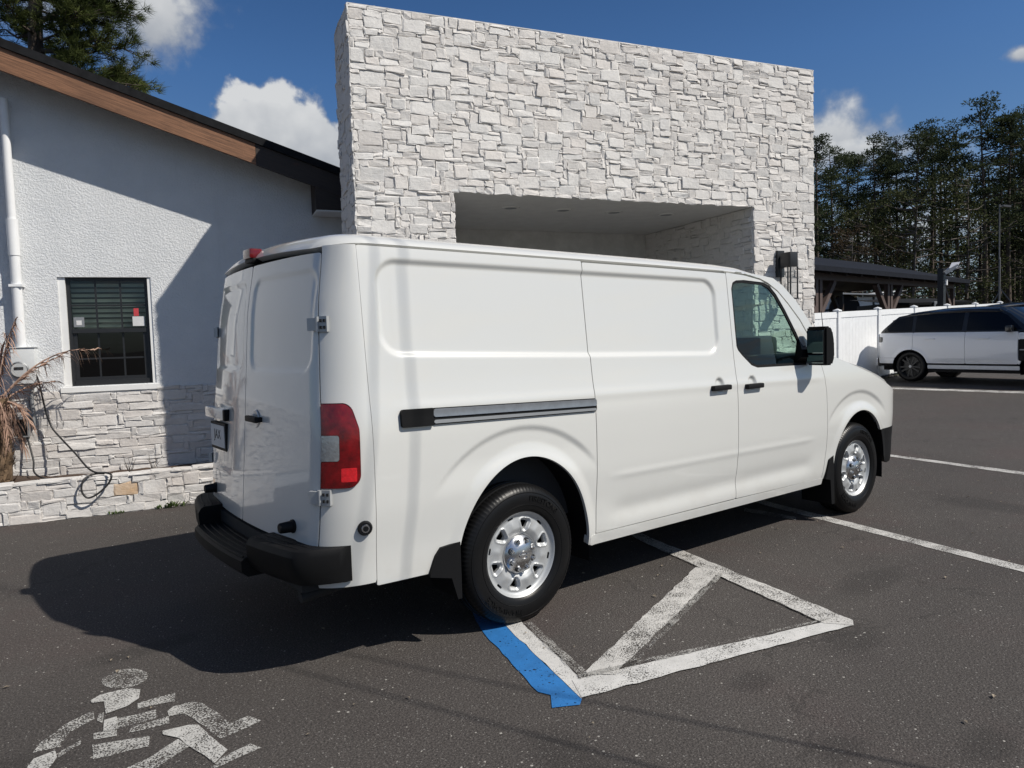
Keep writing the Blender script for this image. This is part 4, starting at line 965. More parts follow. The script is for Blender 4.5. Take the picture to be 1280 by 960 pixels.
def near_pine():
    """big pine rising behind the gabled roof"""
    rnd = random.Random(21); t = empty('pine_tree', (-.9, 12.6, 0), 0, 'large pine with spreading needle sprays rising behind the gabled roof', 'tree')
    tr = MB(); cr = MB(); tr.tube([(-.3, .2, 0), (-.1, .1, 5), (.1, 0, 9), (.1, .1, 13)], [.24, .17, .10, .05], 12)
    R = Vector((math.cos(rad(-37.4)), math.sin(rad(-37.4)), 0)); F = Vector((-R.y, R.x, 0))    # across and away as seen from the lot
    def spray(p, d, s):
        for _ in range(46):
            q = (d*.9+Vector((rnd.gauss(0, .6), rnd.gauss(0, .6), rnd.gauss(.15, .55)))).normalized(); l = s*rnd.uniform(.7, 1.15)
            w = q.cross(Vector((rnd.uniform(-1, 1), rnd.uniform(-1, 1), rnd.uniform(-1, 1)))).normalized()*.006; o = p+Vector((rnd.gauss(0, .035), rnd.gauss(0, .035), rnd.gauss(0, .035)))
            cr.add([o-w, o+w, o+q*l], [(0, 1, 2)])
    def branch(b, e, r0, ns):
        mid = b.lerp(e, .5)+Vector((0, 0, -.12)); pts = [b, b.lerp(mid, .6), mid, mid.lerp(e, .6)+Vector((0, 0, .06)), e]
        tr.tube(pts, [r0, r0*.8, r0*.6, r0*.4, .008], 6, cap=False); d = (e-b).normalized()
        for k in range(ns):
            f = rnd.uniform(.3, 1.02); p = b.lerp(e, f)+Vector((0, 0, -.12*4*f*(1-f)*.8)); s = (R*rnd.uniform(-.8, 1)+F*rnd.uniform(-1, 1)+Vector((0, 0, rnd.uniform(-.3, .5)))).normalized()
            q = p+(d*.5+s)*rnd.uniform(.12, .5); tr.tube([p, q], [.010, .005], 4, cap=False); spray(q, (d+s).normalized(), .19); 
            if rnd.random() < .8: spray(p.lerp(q, .55), s, .17)
    for k in range(46):
        z = rnd.uniform(5.0, 12); a = rnd.uniform(0, 2*PI); l = rnd.uniform(.9, 2.1)*(1.05 if z < 9 else .8)
        b = Vector((.05, .05, z)); branch(b, b+R*math.cos(a)*l+F*math.sin(a)*l+Vector((0, 0, rnd.uniform(-.2, .5))), .035, int(6+l*6))
    for (rx, z0, z1, fy, n) in ((2.0, 6.9, 6.55, -.4, 22), (1.75, 6.6, 6.95, .1, 22), (1.45, 7.4, 7.45, -.2, 18), (1.5, 8.0, 8.25, .2, 22), (1.6, 7.9, 8.6, -.3, 20), (1.2, 6.2, 6.5, .3, 18)):
        b = Vector((.05, .05, z0)); branch(b, Vector((0, 0, z1))+R*rx+F*fy, .05, n)
    for k in range(20):
        z = rnd.uniform(5.9, 9.0); l = rnd.uniform(.5, 1.75); b = Vector((.05, .05, z)); branch(b, b+R*l+F*rnd.uniform(-.9, .7)+Vector((0, 0, rnd.uniform(-.25, .35))), .025, int(8+l*8))
    tr.build('trunk', BARK, t, smooth=60, fix=False); cr.build('crown', NEEDLE, t, fix=False)
near_pine()
def fence_grass():
    rnd = random.Random(2); m = MB()
    for k in range(500):
        x = rnd.uniform(13, 24); y = 5.32+.045*(x-15)+rnd.uniform(-.18, .0); z = gz(x); h = rnd.uniform(.03, .12); s = rnd.uniform(-.03, .03)
        m.add([(x-.012, y, z), (x+.012, y, z), (x+s, y-.02, z+h)], [(0, 1, 2)])
    tag(m.build('fence_foot_grass', GRASSM, fix=False), kind='stuff')
fence_grass()

# ------------------------------------------------------------------ the white cargo van (rear axle at the origin, nose towards +x)
def curve(xs, ys, s=.03, n=2001):
    """a softened polyline"""
    g = np.linspace(xs[0]-.5, xs[-1]+.5, n); y = np.interp(g, xs, ys); h = g[1]-g[0]
    k = np.exp(-.5*(np.arange(-int(4*s/h)-1, int(4*s/h)+2)*h/s)**2); k /= k.sum(); p = len(k)//2
    y = np.convolve(np.pad(y, p, mode='edge'), k, 'valid')
    return lambda q: np.interp(q, g, y)
PROF = curve([.30, .36, .42, .50, .60, .70, .80, 1.0, 1.15, 1.25, 1.40, 1.6, 1.8, 2.0, 2.10, 2.2], [.945, .962, .974, .976, .980, .990, .998, 1.0, .998, .99, .968, .948, .928, .908, .895, .872], .035)
def nose(x): return np.cbrt(np.maximum(1-(np.clip(x-3.8, 0, .949)/.95)**5, 0))
WH = ((.03, .38, .475, .575, .74, 0.0), (3.745, .38, .44, .525, .69, 3.714))
def arch_sd(U, V, grow=0):
    d = np.full(U.shape, 9.)
    for xc, zc, a, b, _, _ in WH:
        a, b = a+grow, b+grow; rho = np.hypot((U-xc)/a, (V-zc)/b)
        d = np.minimum(d, np.where(V > zc, (rho-1)*(a+b)/2, np.abs(U-xc)-a))
    return d
REC = [(-.83, 2.035), (1.85, 2.0), (1.84, 1.455), (.58, 1.487), (-.83, 1.537)]
RECS = [(x+(.13 if x < 0 else -.13 if x > 1 else 0), z+(-.13 if z > 1.8 else .13)) for x, z in REC]
def hw(x, z):
    y = PROF(z)*nose(x)
    rec = sdpoly(x, z, RECS)+.13
    y = y-.017*sstep(rec, 0, .034)
    for xc, zc, a, b, R, xw in WH:
        rc = np.hypot(x-xw, z-.397); ang = sstep(z, .80, 1.0)*sstep(rc, .5, .6)
        y = y-.013*(1-sstep(rc, R-.04, R))*ang*(np.abs(x-xw) < 1)
        rho = np.hypot((x-xc)/a, (np.maximum(z, zc)-zc)/b); y = y+.013*(1-sstep(rho, 1.0, 1.16))
    win = sstep(x, .62, .85)*(1-sstep(x, 2.85, 3.08))
    y = y-.011*win*np.exp(-((z-.525)/.06)**2)+.0035*win*np.exp(-((z-(.755-.008*x))/.022)**2)
    y = y+.004*np.exp(-((z-(1.275-.035*x*.5))/.03)**2)*sstep(x, -.85, -.6)*(1-sstep(x, 2.9, 3.3))
    for hx, hz in ((1.785, 1.247), (2.172, 1.24)):
        y = y-.020*(1-sstep(np.hypot((x-hx)/.052, (z-hz)/.052), .5, 1.05))
    return y
def side(s, off=0.0): return lambda u, v: np.stack([u, s*(hw(u, v)+off), v], 1)
def lean(z): return .075*np.clip(z-.63, -.1, 2)+.03*sstep(z, 1.75, 2.15)
def rear_x(y, z):
    h = PROF(z); a = np.abs(y); ct = np.clip(1-(h-a)/.19, 0, 1); st = np.sqrt(1-ct*ct)
    return -.905-.25*st+lean(z)*st-.085*(1-np.clip(a/h, 0, 1)**2)
def corner(s, off=0.0):
    def f(t, z):
        h = PROF(z); y = h-.19*(1-np.cos(t)); st = np.sin(t)
        x = -.905-.25*st+lean(z)*st-.085*(1-(y/h)**2)
        return np.stack([x-off*st, s*(y+off*np.cos(t)), z], 1)
    return f
SEAM = rad(66)
DRIP = curve([-1.3, -.87, 1.25, 1.96, 2.21, 2.456, 2.625, 2.752, 2.9], [2.098, 2.098, 2.069, 2.055, 2.042, 2.004, 1.933, 1.835, 1.70], .02)
DOORF = [(1.989, .402), (1.989, 2.046), (2.21, 2.031), (2.40, 2.003), (2.50, 1.972), (2.62, 1.915), (2.745, 1.82), (2.89, 1.69), (3.005, 1.55), (3.08, 1.44), (3.135, 1.34), (3.163, 1.24), (3.186, 1.10), (3.20, .83), (3.205, .63), (3.185, .50), (3.155, .385)]
WIN = [(2.030, 1.51), (2.033, 1.93), (2.055, 1.975), (2.10, 1.992), (2.2, 1.997), (2.44, 1.985), (2.52, 1.96), (2.60, 1.895), (2.70, 1.775), (2.824, 1.6), (2.922, 1.44), (2.945, 1.37), (2.925, 1.336), (2.26, 1.345), (2.19, 1.365), (2.09, 1.44), (2.045, 1.48)]
def make_wheel(name, x, y, s, parent):
    """s=-1: outer face towards -y"""
    w = empty(name, (x, y, .397)); w.parent = parent
    prof = [(.232, -.092), (.243, -.108), (.262, -.120), (.30, -.127), (.335, -.125), (.362, -.116), (.380, -.102), (.3915, -.088), (.3955, -.070), (.397, -.056), (.389, -.054), (.389, -.044), (.3975, -.042), (.398, -.012), (.390, -.010), (.390, .010), (.398, .012), (.3975, .042), (.389, .044), (.389, .054), (.397, .056), (.3955, .070), (.3915, .088), (.380, .102), (.362, .116), (.30, .127), (.243, .108), (.232, .09)]
    def rf(i, k, r):
        if .379 < r < .396 and abs(prof[i][1]) > .065: return r-.0035*(k % 3 == 0)
        if r > .3965 and abs(prof[i][1]) > .05: return r-.005*(k % 3 == 0)
        return r
    if not MATS.get('wm'):
        m = MB(); m.lathe(prof, 300, rfun=rf)
        for rr in (.285, .352):                                   # fine moulded rings on the sidewall
            yy = float(np.interp(rr, [.262, .30, .335, .362], [-.120, -.127, -.125, -.116])); m.lathe([(rr-.003, yy+.001), (rr-.001, yy-.0022), (rr+.001, yy-.0022), (rr+.003, yy+.001)], 120)
        tm = m.mesh('tyre'); 
        bm = bmesh.new(); bm.from_mesh(tm); bmesh.ops.recalc_face_normals(bm, faces=bm.faces); bm.to_mesh(tm); bm.free(); tm.materials.append(RUBBER); shade(tm, 50)
        MATS['wm'] = tm
    link('tyre', MATS['wm'], None, w)
    holes = [rad(16+60*k) for k in range(6)]; slots = [rad(46+60*k) for k in range(6)]
    def loc(U, V, a, r): c, q = math.cos(a), math.sin(a); return U*c+V*q-r, -U*q+V*c
    def hole_sd(U, V):
        d = np.full(U.shape, -9.)
        for a in holes:
            p, q = loc(U, V, a, .168); d = np.maximum(d, sdpoly(p, q, [(-.020, -.003), (-.020, .003), (.017, .020), (.017, -.020)])+.0065)
        return d
    def sdf(U, V):
        r = np.hypot(U, V); d = .2425-r; d = np.minimum(d, -hole_sd(U, V))
        for a in slots:
            p, q = loc(U, V, a, .2145); d = np.minimum(d, -rrect(p, q, -.0065, .0065, -.020, .020, .006))
        return d
    depth = curve([0, .108, .114, .122, .15, .20, .212, .222, .231, .238, .243], [.076, .076, .074, .082, .093, .086, .083, .086, .092, .106, .110], .004)
    def surf(U, V):
        r = np.hypot(U, V); h = hole_sd(U, V); d = depth(r)-.012*sstep(h, -.012, 0)+.004*np.exp(-((h+.015)/.004)**2)
        for a in slots:
            p, q = loc(U, V, a, .17); d = d+.004*np.exp(-(q/.02)**2-(p/.03)**2)
        return np.stack([U, -d, V], 1)
    if not MATS.get('rm'):
        o = panel('rim', surf, sdf, (-.245, .245, -.245, .245), .0045, STEEL, w, flange=.02, smooth=45, flip=False); MATS['rm'] = o.data
    else: link('rim', MATS['rm'], None, w)
    m = MB(); m.lathe([(.238, -.100), (.236, -.06), (.215, -.03), (.215, .09)], 60); m.lathe([(.215, -.02), (.0, -.02)], 40); m.build('rim_barrel', DARK, w, smooth=50)
    m = MB(); m.lathe([(.10, -.03), (.10, -.05), (.0, -.05)], 30); m.build('brake_drum', GREYM, w, smooth=40)
    m = MB(); m.lathe([(.113, -.076), (.112, -.084), (.105, -.092), (.092, -.102), (.064, -.117), (.051, -.124), (.0, -.127)], 48)
    hc = m.build('hub_cap', CHROME, w, smooth=35)
    for k in range(8):
        a = rad(22+45*k); c = (math.cos(a)*.080, 0, math.sin(a)*.080)
        m = MB(); m.lathe([(.0195, -.100), (.0195, -.1085), (.016, -.111)], 14, c); m.build('lug_recess', DARK if k % 2 else GREYM, hc, smooth=40)
        m = MB(); m.lathe([(.0115, -.105), (.0115, -.120), (.008, -.127), (0, -.1285)], 6, c); m.build('lug_nut', CHROME, hc)
    m = MB(); m.lathe([(.020, -.124), (.020, -.131), (.027, -.131), (.027, -.124)], 24); m.box(-.033, .033, -.132, -.124, -.006, .006); m.build('emblem', CHROME, hc, smooth=40)
    for body, ctr in (('TRANSFORCE', rad(-119)), ('FIRESTONE', rad(61))):
        def bend(co, ctr=ctr):
            r = .319+co.y; th = ctr-co.x/.319; return Vector((r*math.cos(th), -.1262-co.z, r*math.sin(th)))
        text_obj('lettering', body, .046, RUBBER, w, None, .0035, bend)
    if s > 0: w.rotation_euler = (0, 0, PI)
    return w

def van():
    R = empty('cargo_van', (0, 0, 0), 0, 'white cargo van with steel wheels and black rear step bumper', 'van')
    for s, d in ((-1, .0085), (1, .03)):
        fl = s > 0
        fl2 = not fl
        P = lambda name, sdf, dom, mat=WHITEP, off=0.0, dd=None, flange=.022, parent=R: panel(name, side(s, off), sdf, dom, dd or d, mat, parent, flange, flip=fl)
        zb = lambda U: .433-.046*(U+.9)*.55
        o = P('quarter_panel', lambda U, V: np.minimum.reduce([U+.905, .567-U, DRIP(U)-.008-V, V-np.where(U < .03, zb(U), .352), arch_sd(U, V)]), (-.92, .58, .33, 2.11))
        if s < 0:
            tr = panel('slide_track', side(s, .010), lambda U, V: np.minimum.reduce([U+.575, .572-U, 1.2835-.031*(U+.75)-V, V-(1.197-.024*(U+.75))]), (-.6, .6, 1.15, 1.29), (.02, .006), BLACK, R, .02, flip=fl)
            panel('track_rail', side(s, .017), lambda U, V: np.minimum.reduce([U+.57, .568-U, 1.279-.031*(U+.75)-V, V-(1.237-.029*(U+.75))]), (-.6, .6, 1.15, 1.29), (.02, .005), ALU, tr, .012, flip=fl)
            panel('track_rail', side(s, .014), lambda U, V: np.minimum.reduce([U+.57, .566-U, 1.222-.028*(U+.75)-V, V-(1.203-.025*(U+.75))]), (-.6, .6, 1.15, 1.29), (.02, .004), GREYM, tr, .012, flip=fl)
            panel('track_end_cap', side(s, .020), lambda U, V: np.minimum(sdpoly(U, V, [(-.738, 1.268), (-.576, 1.264), (-.576, 1.206), (-.738, 1.210)])+.016, -.572-U), (-.78, -.55, 1.17, 1.30), (.006, .006), BLACKT, tr, .03, flip=fl)
        sd = P('sliding_door' if s < 0 else 'quarter_panel', lambda U, V: np.minimum.reduce([U-.573, 1.983-U, DRIP(U)-.015-V, V-(.412-.006*(U-.56)), rrect(U, V, .573, 1.983, .3, 2.3, .02)]), (.56, 1.99, .36, 2.10))
        sd2 = lambda U, V: sdpoly(U, V, DOORF)+.0
        wsd = lambda U, V: sdpoly(U, V, WIN)
        fd = P('front_door', lambda U, V: np.minimum(sd2(U, V), -wsd(U, V)), (1.97, 3.24, .35, 2.08))
        P('window_seal', lambda U, V: np.minimum(wsd(U, V)-.001, .020-wsd(U, V)), (1.99, 3.0, 1.3, 2.03), BLACK, -.006, None if s > 0 else .008, .012, fd)
        P('door_glass', lambda U, V: wsd(U, V)-.004, (1.99, 3.0, 1.3, 2.03), GLASS, -.012, .03, 0, fd)
        P('sill', lambda U, V: np.minimum.reduce([U-.515, 3.175-U, V-(.342-.004*(U-.5)), .408-.009*(U-.5)-V, arch_sd(U, V)]), (.48, 3.2, .31, .42), WHITEP, .002, (.03, .008), .05)
        # pillar and cant rail above the front door
        top = [(2.1, 2.058), (2.21, 2.046), (2.40, 2.016), (2.50, 1.985), (2.625, 1.926), (2.752, 1.83), (2.9, 1.70), (3.015, 1.56), (3.092, 1.45), (3.15, 1.352), (3.24, 1.40), (3.12, 1.58), (3.0, 1.715), (2.867, 1.848), (2.7, 1.965), (2.58, 2.02), (2.45, 2.035), (2.21, 2.056), (2.1, 2.064)]
        P('windscreen_pillar', lambda U, V: sdpoly(U, V, top), (1.88, 3.27, 1.34, 2.14), WHITEP, 0, .012, .07)
        ftop = curve([3.1, 3.25, 3.531, 3.756, 3.955, 4.3, 4.6], [1.425, 1.415, 1.336, 1.27, 1.211, 1.08, .97], .02)
        dfx = curve([.3, .385, .50, .63, .83, 1.10, 1.24, 1.34, 1.44], [3.155, 3.155, 3.185, 3.205, 3.20, 3.186, 3.163, 3.135, 3.08], .01)
        P('fender', lambda U, V: np.minimum.reduce([U-dfx(V)-.006, 4.60-U, ftop(U)-V, V-np.where(U > 3.745, .70, .375), arch_sd(U, V)]), (3.05, 4.62, .35, 1.44))
        P('front_bumper', lambda U, V: np.minimum.reduce([U-4.0, 4.60-U, .695-V, V-.37-.12*sstep(-U, -4.3, -4.1), arch_sd(U, V)]), (3.99, 4.62, .36, .71), BLACKT, .004, .02, .04)
        # rear corner and lamp
        lampsd = lambda U, V: sdpoly(U*.235, V, [(-.06+.05, .995), (-.06+.05, 1.23), (.006, 1.275), (.30, 1.275), (.30, .995)])+.056
        cs = corner(s)
        lampsd = lambda U, V: np.minimum(sdpoly(U*.235, V, [(.132, .992), (.132, 1.20), (.155, 1.275), (.6, 1.275), (.6, .992)])+.060, SEAM-.012-U)
        panel('corner_panel', cs, lambda U, V: np.minimum.reduce([U+.0, SEAM-U, DRIP(-.9)-.006-V, V-.452, -np.minimum(sdpoly(U*.235, V, [(.132, .992), (.132, 1.20), (.155, 1.275), (.6, 1.275), (.6, .992)])+.060, 9)]), (.012, SEAM, .44, 2.10), (.02 if s < 0 else .06, .012 if s < 0 else .03), WHITEP, R, .022, flip=fl2)
        lm = (lambda sub: (lambda U, V: np.minimum(lampsd(U, V)-.003, sub(U, V))))
        clr = lambda U, V: np.minimum(rrect(U*.235, V, .172, .34, 1.062, 1.185, .012), 9)
        brt = lambda U, V: rrect(U*.235, V, .090, .165, .962, 1.030, .006)
        rl = panel('tail_light', corner(s, .010), lm(lambda U, V: np.minimum(-clr(U, V), -brt(U, V))), (.0, SEAM, .92, 1.36), (.012, .005), RED, R, .03, flip=fl2)
        panel('reversing_lens', corner(s, .011), lm(lambda U, V: clr(U, V)-.001), (.0, SEAM, .92, 1.36), (.012, .005), CLEAR, rl, .02, flip=fl2)
        panel('reflector_lens', corner(s, .011), lm(lambda U, V: brt(U, V)-.001), (.0, SEAM, .92, 1.36), (.012, .005), REDB, rl, .02, flip=fl2)
        # rear door of this side
        rs = lambda u, v: np.stack([rear_x(u, v)+.011*sstep(rrect(np.abs(u), v, .06, .795, 1.475, 1.99, .09), 0, .028)+.008*sstep(rrect(np.abs(u), v, .22, .80, .86, 1.27, .05), 0, .03)*(u > 0), u, v], 1)
        yo = lambda z: PROF(z)-.19*(1-math.cos(SEAM))
        rd = panel('rear_door', rs, lambda U, V: np.minimum.reduce([s*U-.004, yo(V)-.006-s*U, sdpoly(s*U, V, [(-.5, .70), (-.5, 2.004), (.30, 2.004), (.60, 2.003), (.85, 1.998), (.88, .70)])+.06]), (-.95, -.0 , .60, 2.09) if s < 0 else (0, .95, .60, 2.09), (.012, .012), WHITEP, R, .022, flip=True)
        for z in (1.712, .892):
            t = SEAM; q = corner(s)(np.array([t]), np.array([z]))[0]; q2 = corner(s)(np.array([t-.25]), np.array([z]))[0]; dv = Vector(q2-q).normalized(); nn = Vector((-abs(dv.y), s*abs(dv.x), 0)).normalized()
            m = MB()
            for a, b, hh in ((-.055, -.006, .030), (.006, .055, .037)): m.bar(Vector(q)+dv*a+nn*.006, Vector(q)+dv*b+nn*.010, hh*2, .022, nn)
            m.tube([Vector(q)+nn*.016+Vector((0, 0, -.036)), Vector(q)+nn*.016+Vector((0, 0, .036))], .010, 10)
            hg = m.build('hinge', STEEL, rd, smooth=40)
            for a in (.022, .042):
                for e in (-.016, .016):
                    m = MB(); c = Vector(q)+dv*(a)+nn*.022+Vector((0, 0, e)); m.bar(c-nn*.004, c+nn*.0045, .009, .014); m.build('hinge_slot', DARK, hg)
        yc = s*.665; x0 = float(rear_x(np.array([yc]), np.array([.72]))[0])
        m = MB(); m.lathe([(.034, x0+.012), (.034, x0-.008), (.029, x0-.010), (.026, x0-.066), (.021, x0-.072), (0, x0-.072)], 18, (0, yc, .722), 'x'); m.build('door_stop', BLACK, rd, smooth=40)
        if s < 0:
            x0 = float(rear_x(np.array([-.19]), np.array([1.22]))[0])
            m = MB(); m.lathe([(.05, x0-.001), (.046, x0-.006), (.03, x0-.003), (0, x0-.003)], 24, (0, -.185, 1.222), 'x'); m.build('handle_scoop', WHITEP, rd, smooth=40)
            m = MB(); m.box(x0-.040, x0-.014, -.275, -.105, 1.207, 1.240, .008); m.box(x0-.02, x0+.004, -.135, -.11, 1.21, 1.236); m.box(x0-.02, x0+.004, -.27, -.245, 1.21, 1.236); m.build('door_handle', BLACK, rd, smooth=40)
        else:
            x0 = float(rear_x(np.array([.53]), np.array([1.1]))[0])-.002
            m = MB(); m.box(x0-.024, x0+.03, .40, .79, 1.172, 1.240, .010); m.build('number_plate_bar', WHITEP, rd, smooth=40)
            m = MB(); m.box(x0-.026, x0+.02, .362, .399, 1.168, 1.238, .008); m.build('bar_end', BLACK, rd, smooth=40)
            m = MB(); m.box(x0-.016, x0+.02, .39, .70, .980, 1.150, .004); pf = m.build('number_plate_frame', BLACK, rd)
            m = MB(); m.box(x0-.020, x0-.0165, .405, .685, 1.0, 1.135); m.build('number_plate', PRINTW, pf)
            text_obj('lettering', 'JAX', .085, PRINT, pf, Matrix(((0, 0, -1, x0-.0205), (-1, 0, 0, .545), (0, 1, 0, 1.075), (0, 0, 0, 1))), .0008)
        # body-side handle details
        for hx, hz, pa in (((1.78, 1.2275, sd), (2.172, 1.2155, fd)) if s < 0 else ((2.172, 1.2155, fd),)):
            y0 = s*.988; m = MB(); m.box(hx-.098, hx+.098, min(y0, y0+s*.040), max(y0, y0+s*.040), hz-.018, hz+.018, .009); m.build('door_handle', BLACK, pa, smooth=40)
            m = MB(); m.add([(hx-.055, y0+s*.004, hz-.018), (hx+.055, y0+s*.004, hz-.018), (hx+.012, y0+s*.002, hz-.040), (hx-.02, y0+s*.002, hz-.040), (hx-.055, y0-s*.02, hz-.018), (hx+.055, y0-s*.02, hz-.018)], [(0, 1, 2, 3), (4, 0, 3), (1, 5, 2)]); m.build('handle_base', WHITEP, pa)
        # door mirror
        ms = MB(); y1, y2 = s*1.0, s*1.175
        for zz, sx in ((1.335, .75), (1.40, 1.), (1.52, .97), (1.60, .80), (1.638, .5)):
            for a, b in ((2.885, y1), (2.86, y2), (2.865+.10*sx, y2+s*.014*sx), (2.885+.17*sx, (y1*.35+y2*.65)), (2.885+.15*sx, y1)): ms.v.append((a, b, zz))
        for k in range(4):
            for j in range(5): ms.f.append((k*5+j, k*5+(j+1) % 5, (k+1)*5+(j+1) % 5, (k+1)*5+j)); ms.mi.append(0)
        ms.f += [(0, 1, 2, 3, 4), (20, 21, 22, 23, 24)]; ms.mi += [0, 0]
        mo = ms.build('door_mirror', BLACKT, fd); bm = bmesh.new(); bm.from_mesh(mo.data); bmesh.ops.bevel(bm, geom=bm.edges[:], offset=.012, segments=2, affect='EDGES'); bm.to_mesh(mo.data); bm.free(); shade(mo.data, 40)
        m = MB(); ya, yb = sorted((y1+s*.018, y2-s*.018)); m.box(2.858, 2.872, ya, yb, 1.43, 1.610, .004); m.build('mirror_glass', pmat('mirror glass', (.35, .42, .42), .03, 1.0, rvar=0) if 'mirror glass' not in MATS else MATS['mirror glass'], mo)
        m = MB(); m.box(2.858, 2.872, ya, yb, 1.352, 1.418, .004); m.build('mirror_glass', MATS['mirror glass'], mo)
        m = MB(); m.add([(2.80, s*.945, 1.36), (2.99, s*.95, 1.34), (2.95, s*.94, 1.50), (2.87, s*.93, 1.58), (2.80, s*1.0, 1.40), (2.95, s*1.0, 1.40), (2.92, s*1.0, 1.46), (2.82, s*1.0, 1.46)], [(0, 1, 5, 4), (1, 2, 6, 5), (2, 3, 7, 6), (3, 0, 4, 7), (4, 5, 6, 7)]); m.build('mirror_arm', BLACKT, mo)
        # wheel arch liner, mud flaps
        for xc, zc, a, b, _, xw in WH:
            m = MB(); n = 26; V = []
            for yy in (s*.965, s*.60):
                for k in range(n+1): t = PI*k/n; V.append((xc+(a+.012)*math.cos(t), yy, zc+(b+.012)*math.sin(t)))
                V += [(xc-a-.012, yy, .25)]; V += [(xc+a+.012, yy, .25)]
            N = n+3; m.add(V, [(k, k+1, N+k+1, N+k) for k in range(n)]+[(n, n+1, N+n+1, N+n), (0, N, N+n+2, n+2)]); m.add([V[N+k] for k in range(n+1)], [tuple(range(n+1))]); m.build('arch_liner', BLACK, R, fix=False)
        m = MB(); ya, yb = sorted((s*.985, s*.72)); fp = [(-.62, .413), (-.580, .515), (-.548, .552), (-.43, .562), (-.43, .26), (-.455, .26), (-.49, .38)]; m.add([(a_, s*y_, b_) for y_ in (.996, .74) for a_, b_ in fp], [tuple(range(7)), tuple(range(13, 6, -1))]+[(k, (k+1) % 7, 7+(k+1) % 7, 7+k) for k in range(7)]); m.build('mud_flap', BLACKT, R, fix=False)
        m = MB(); fp = [(3.19, .375), (3.245, .53), (3.31, .56), (3.325, .15), (3.28, .15), (3.26, .36)]; m.add([(a_, s*y_, b_) for y_ in (.990, .72) for a_, b_ in fp], [tuple(range(6)), tuple(range(11, 5, -1))]+[(k, (k+1) % 6, 6+(k+1) % 6, 6+k) for k in range(6)]); m.build('mud_flap', BLACKT, R)
        make_wheel('wheel', 0, s*.858, s, R); make_wheel('wheel', 3.714, s*.862, s, R)
    # roof
    def rdist(x, y):
        h = .897-np.where(x > 1.9, .02*(x-1.9), 0); dy = h-np.abs(y); xr = -1.155-.085*(1-np.clip(np.abs(y)/.9, 0, 1)**2)+lean(2.09); dx = x-xr+.012
        r = .2; return np.where((dy < r) & (dx < r), r-np.hypot(r-dy, r-dx), np.minimum(dy, dx))
    def roofs(x, y):
        d = np.clip(rdist(x, y), 0, 9); k = np.clip(d/.16, 0, 1)
        return np.stack([x, y, -.030*np.exp(-np.maximum(x-(-1.155-.085*(1-np.clip(np.abs(y)/.9, 0, 1)**2)+lean(2.09))+.012, 0)/.06)+DRIP(np.minimum(x, 2.5))-.07*np.clip(x-2.5, 0, 1)/.12*1.0+.055*(1-(1-k)**2.6)**.75+.03*(1-(np.abs(y)/.9)**2)], 1)
    panel('roof', roofs, lambda U, V: np.minimum(rdist(U, V)-.002, 2.60-.12*(V/.85)**2-U), (-1.2, 2.62, -.91, .91), (.02, .010), WHITEP, R, .04)
    m = MB(); m.box(-1.145, -1.07, -.062, .062, 2.104, 2.160, .014); m.build('high_brake_light', RED, R, smooth=40)
    m = MB(); m.box(-1.13, -1.05, -.072, .072, 2.085, 2.106, .006); m.build('brake_light_base', BLACK, R, smooth=40)
    # windscreen, cowl, bonnet, nose
    def ws(s_, t):
        w = .885+(.80-.885)*t; xb = 3.47-.20*s_**2; xt = 2.60-.12*s_**2
        return np.stack([xb+(xt-xb)*t, s_*w, 1.40+(2.07-1.40)*t+.0*t], 1)
    panel('windscreen', ws, lambda U, V: rrect(U, V, -1, 1, 0, 1, .04), (-1, 1, 0, 1), .05, GLASS, R, .01)
    m = MB(); m.box(3.16, 3.50, -.86, .86, 1.36, 1.395); m.build('cowl', BLACK, R)
    hz = curve([3.1, 3.3, 3.6, 3.9, 4.2, 4.5, 4.7], [1.455, 1.46, 1.42, 1.355, 1.265, 1.15, 1.03], .04)
    panel('bonnet', lambda x, y: np.stack([x, y, hz(x)-.085*np.abs(y/.93)**3.2-.02*np.exp(-((np.abs(y)-.55)/.12)**2)], 1), lambda U, V: np.minimum.reduce([U-3.30, 4.66-U-.10*(V/.8)**2, .955*nose(U)-.02-np.abs(V)]), (3.28, 4.68, -.95, .95), .02, WHITEP, R, .03)
    fx = lambda y: 3.8+.93*np.maximum(1-(np.abs(y)/.985)**3, .02)**.2
    fas = lambda off: (lambda y, z: np.stack([fx(y)-.10*np.clip(z-.8, 0, 1)**1.5+off, y, z], 1))
    panel('grille', fas(0), lambda U, V: sdpoly(U, V, [(-.48, 1.10), (.48, 1.10), (.34, .74), (-.34, .74)]), (-.5, .5, .7, 1.15), .03, BLACK, R, .03)
    gr = panel('nose_panel', fas(.004), lambda U, V: np.minimum.reduce([1.12-V, V-.70, .80-np.abs(U), -sdpoly(U, V, [(-.48, 1.10), (.48, 1.10), (.34, .74), (-.34, .74)]), np.maximum(np.abs(U)-.78, np.abs(V-.985)-.10)]), (-.82, .82, .68, 1.14), .02, WHITEP, R, .03)
    for z in (.83, .93, 1.03): panel('grille_bar', fas(.012), lambda U, V: np.minimum(.012-np.abs(V-z), .45-.12*(1.1-z)/.36-np.abs(U)), (-.5, .5, z-.03, z+.03), (.04, .008), CHROME, gr, .02)
    for s in (-1, 1): panel('headlight', fas(.006), lambda U, V: rrect(U, V, min(s*.52, s*.79), max(s*.52, s*.79), .89, 1.08, .03), (min(s*.5, s*.8), max(s*.5, s*.8), .87, 1.10), .02, CLEAR, R, .03)
    panel('front_bumper', fas(.03), lambda U, V: np.minimum.reduce([.695-V, V-.37, .84-np.abs(U)]), (-.85, .85, .36, .71), .03, BLACKT, R, .05)
    m = MB(); m.box(3.2, 4.5, -.7, .7, .45, 1.08); m.build('engine_bay', DARK, R)
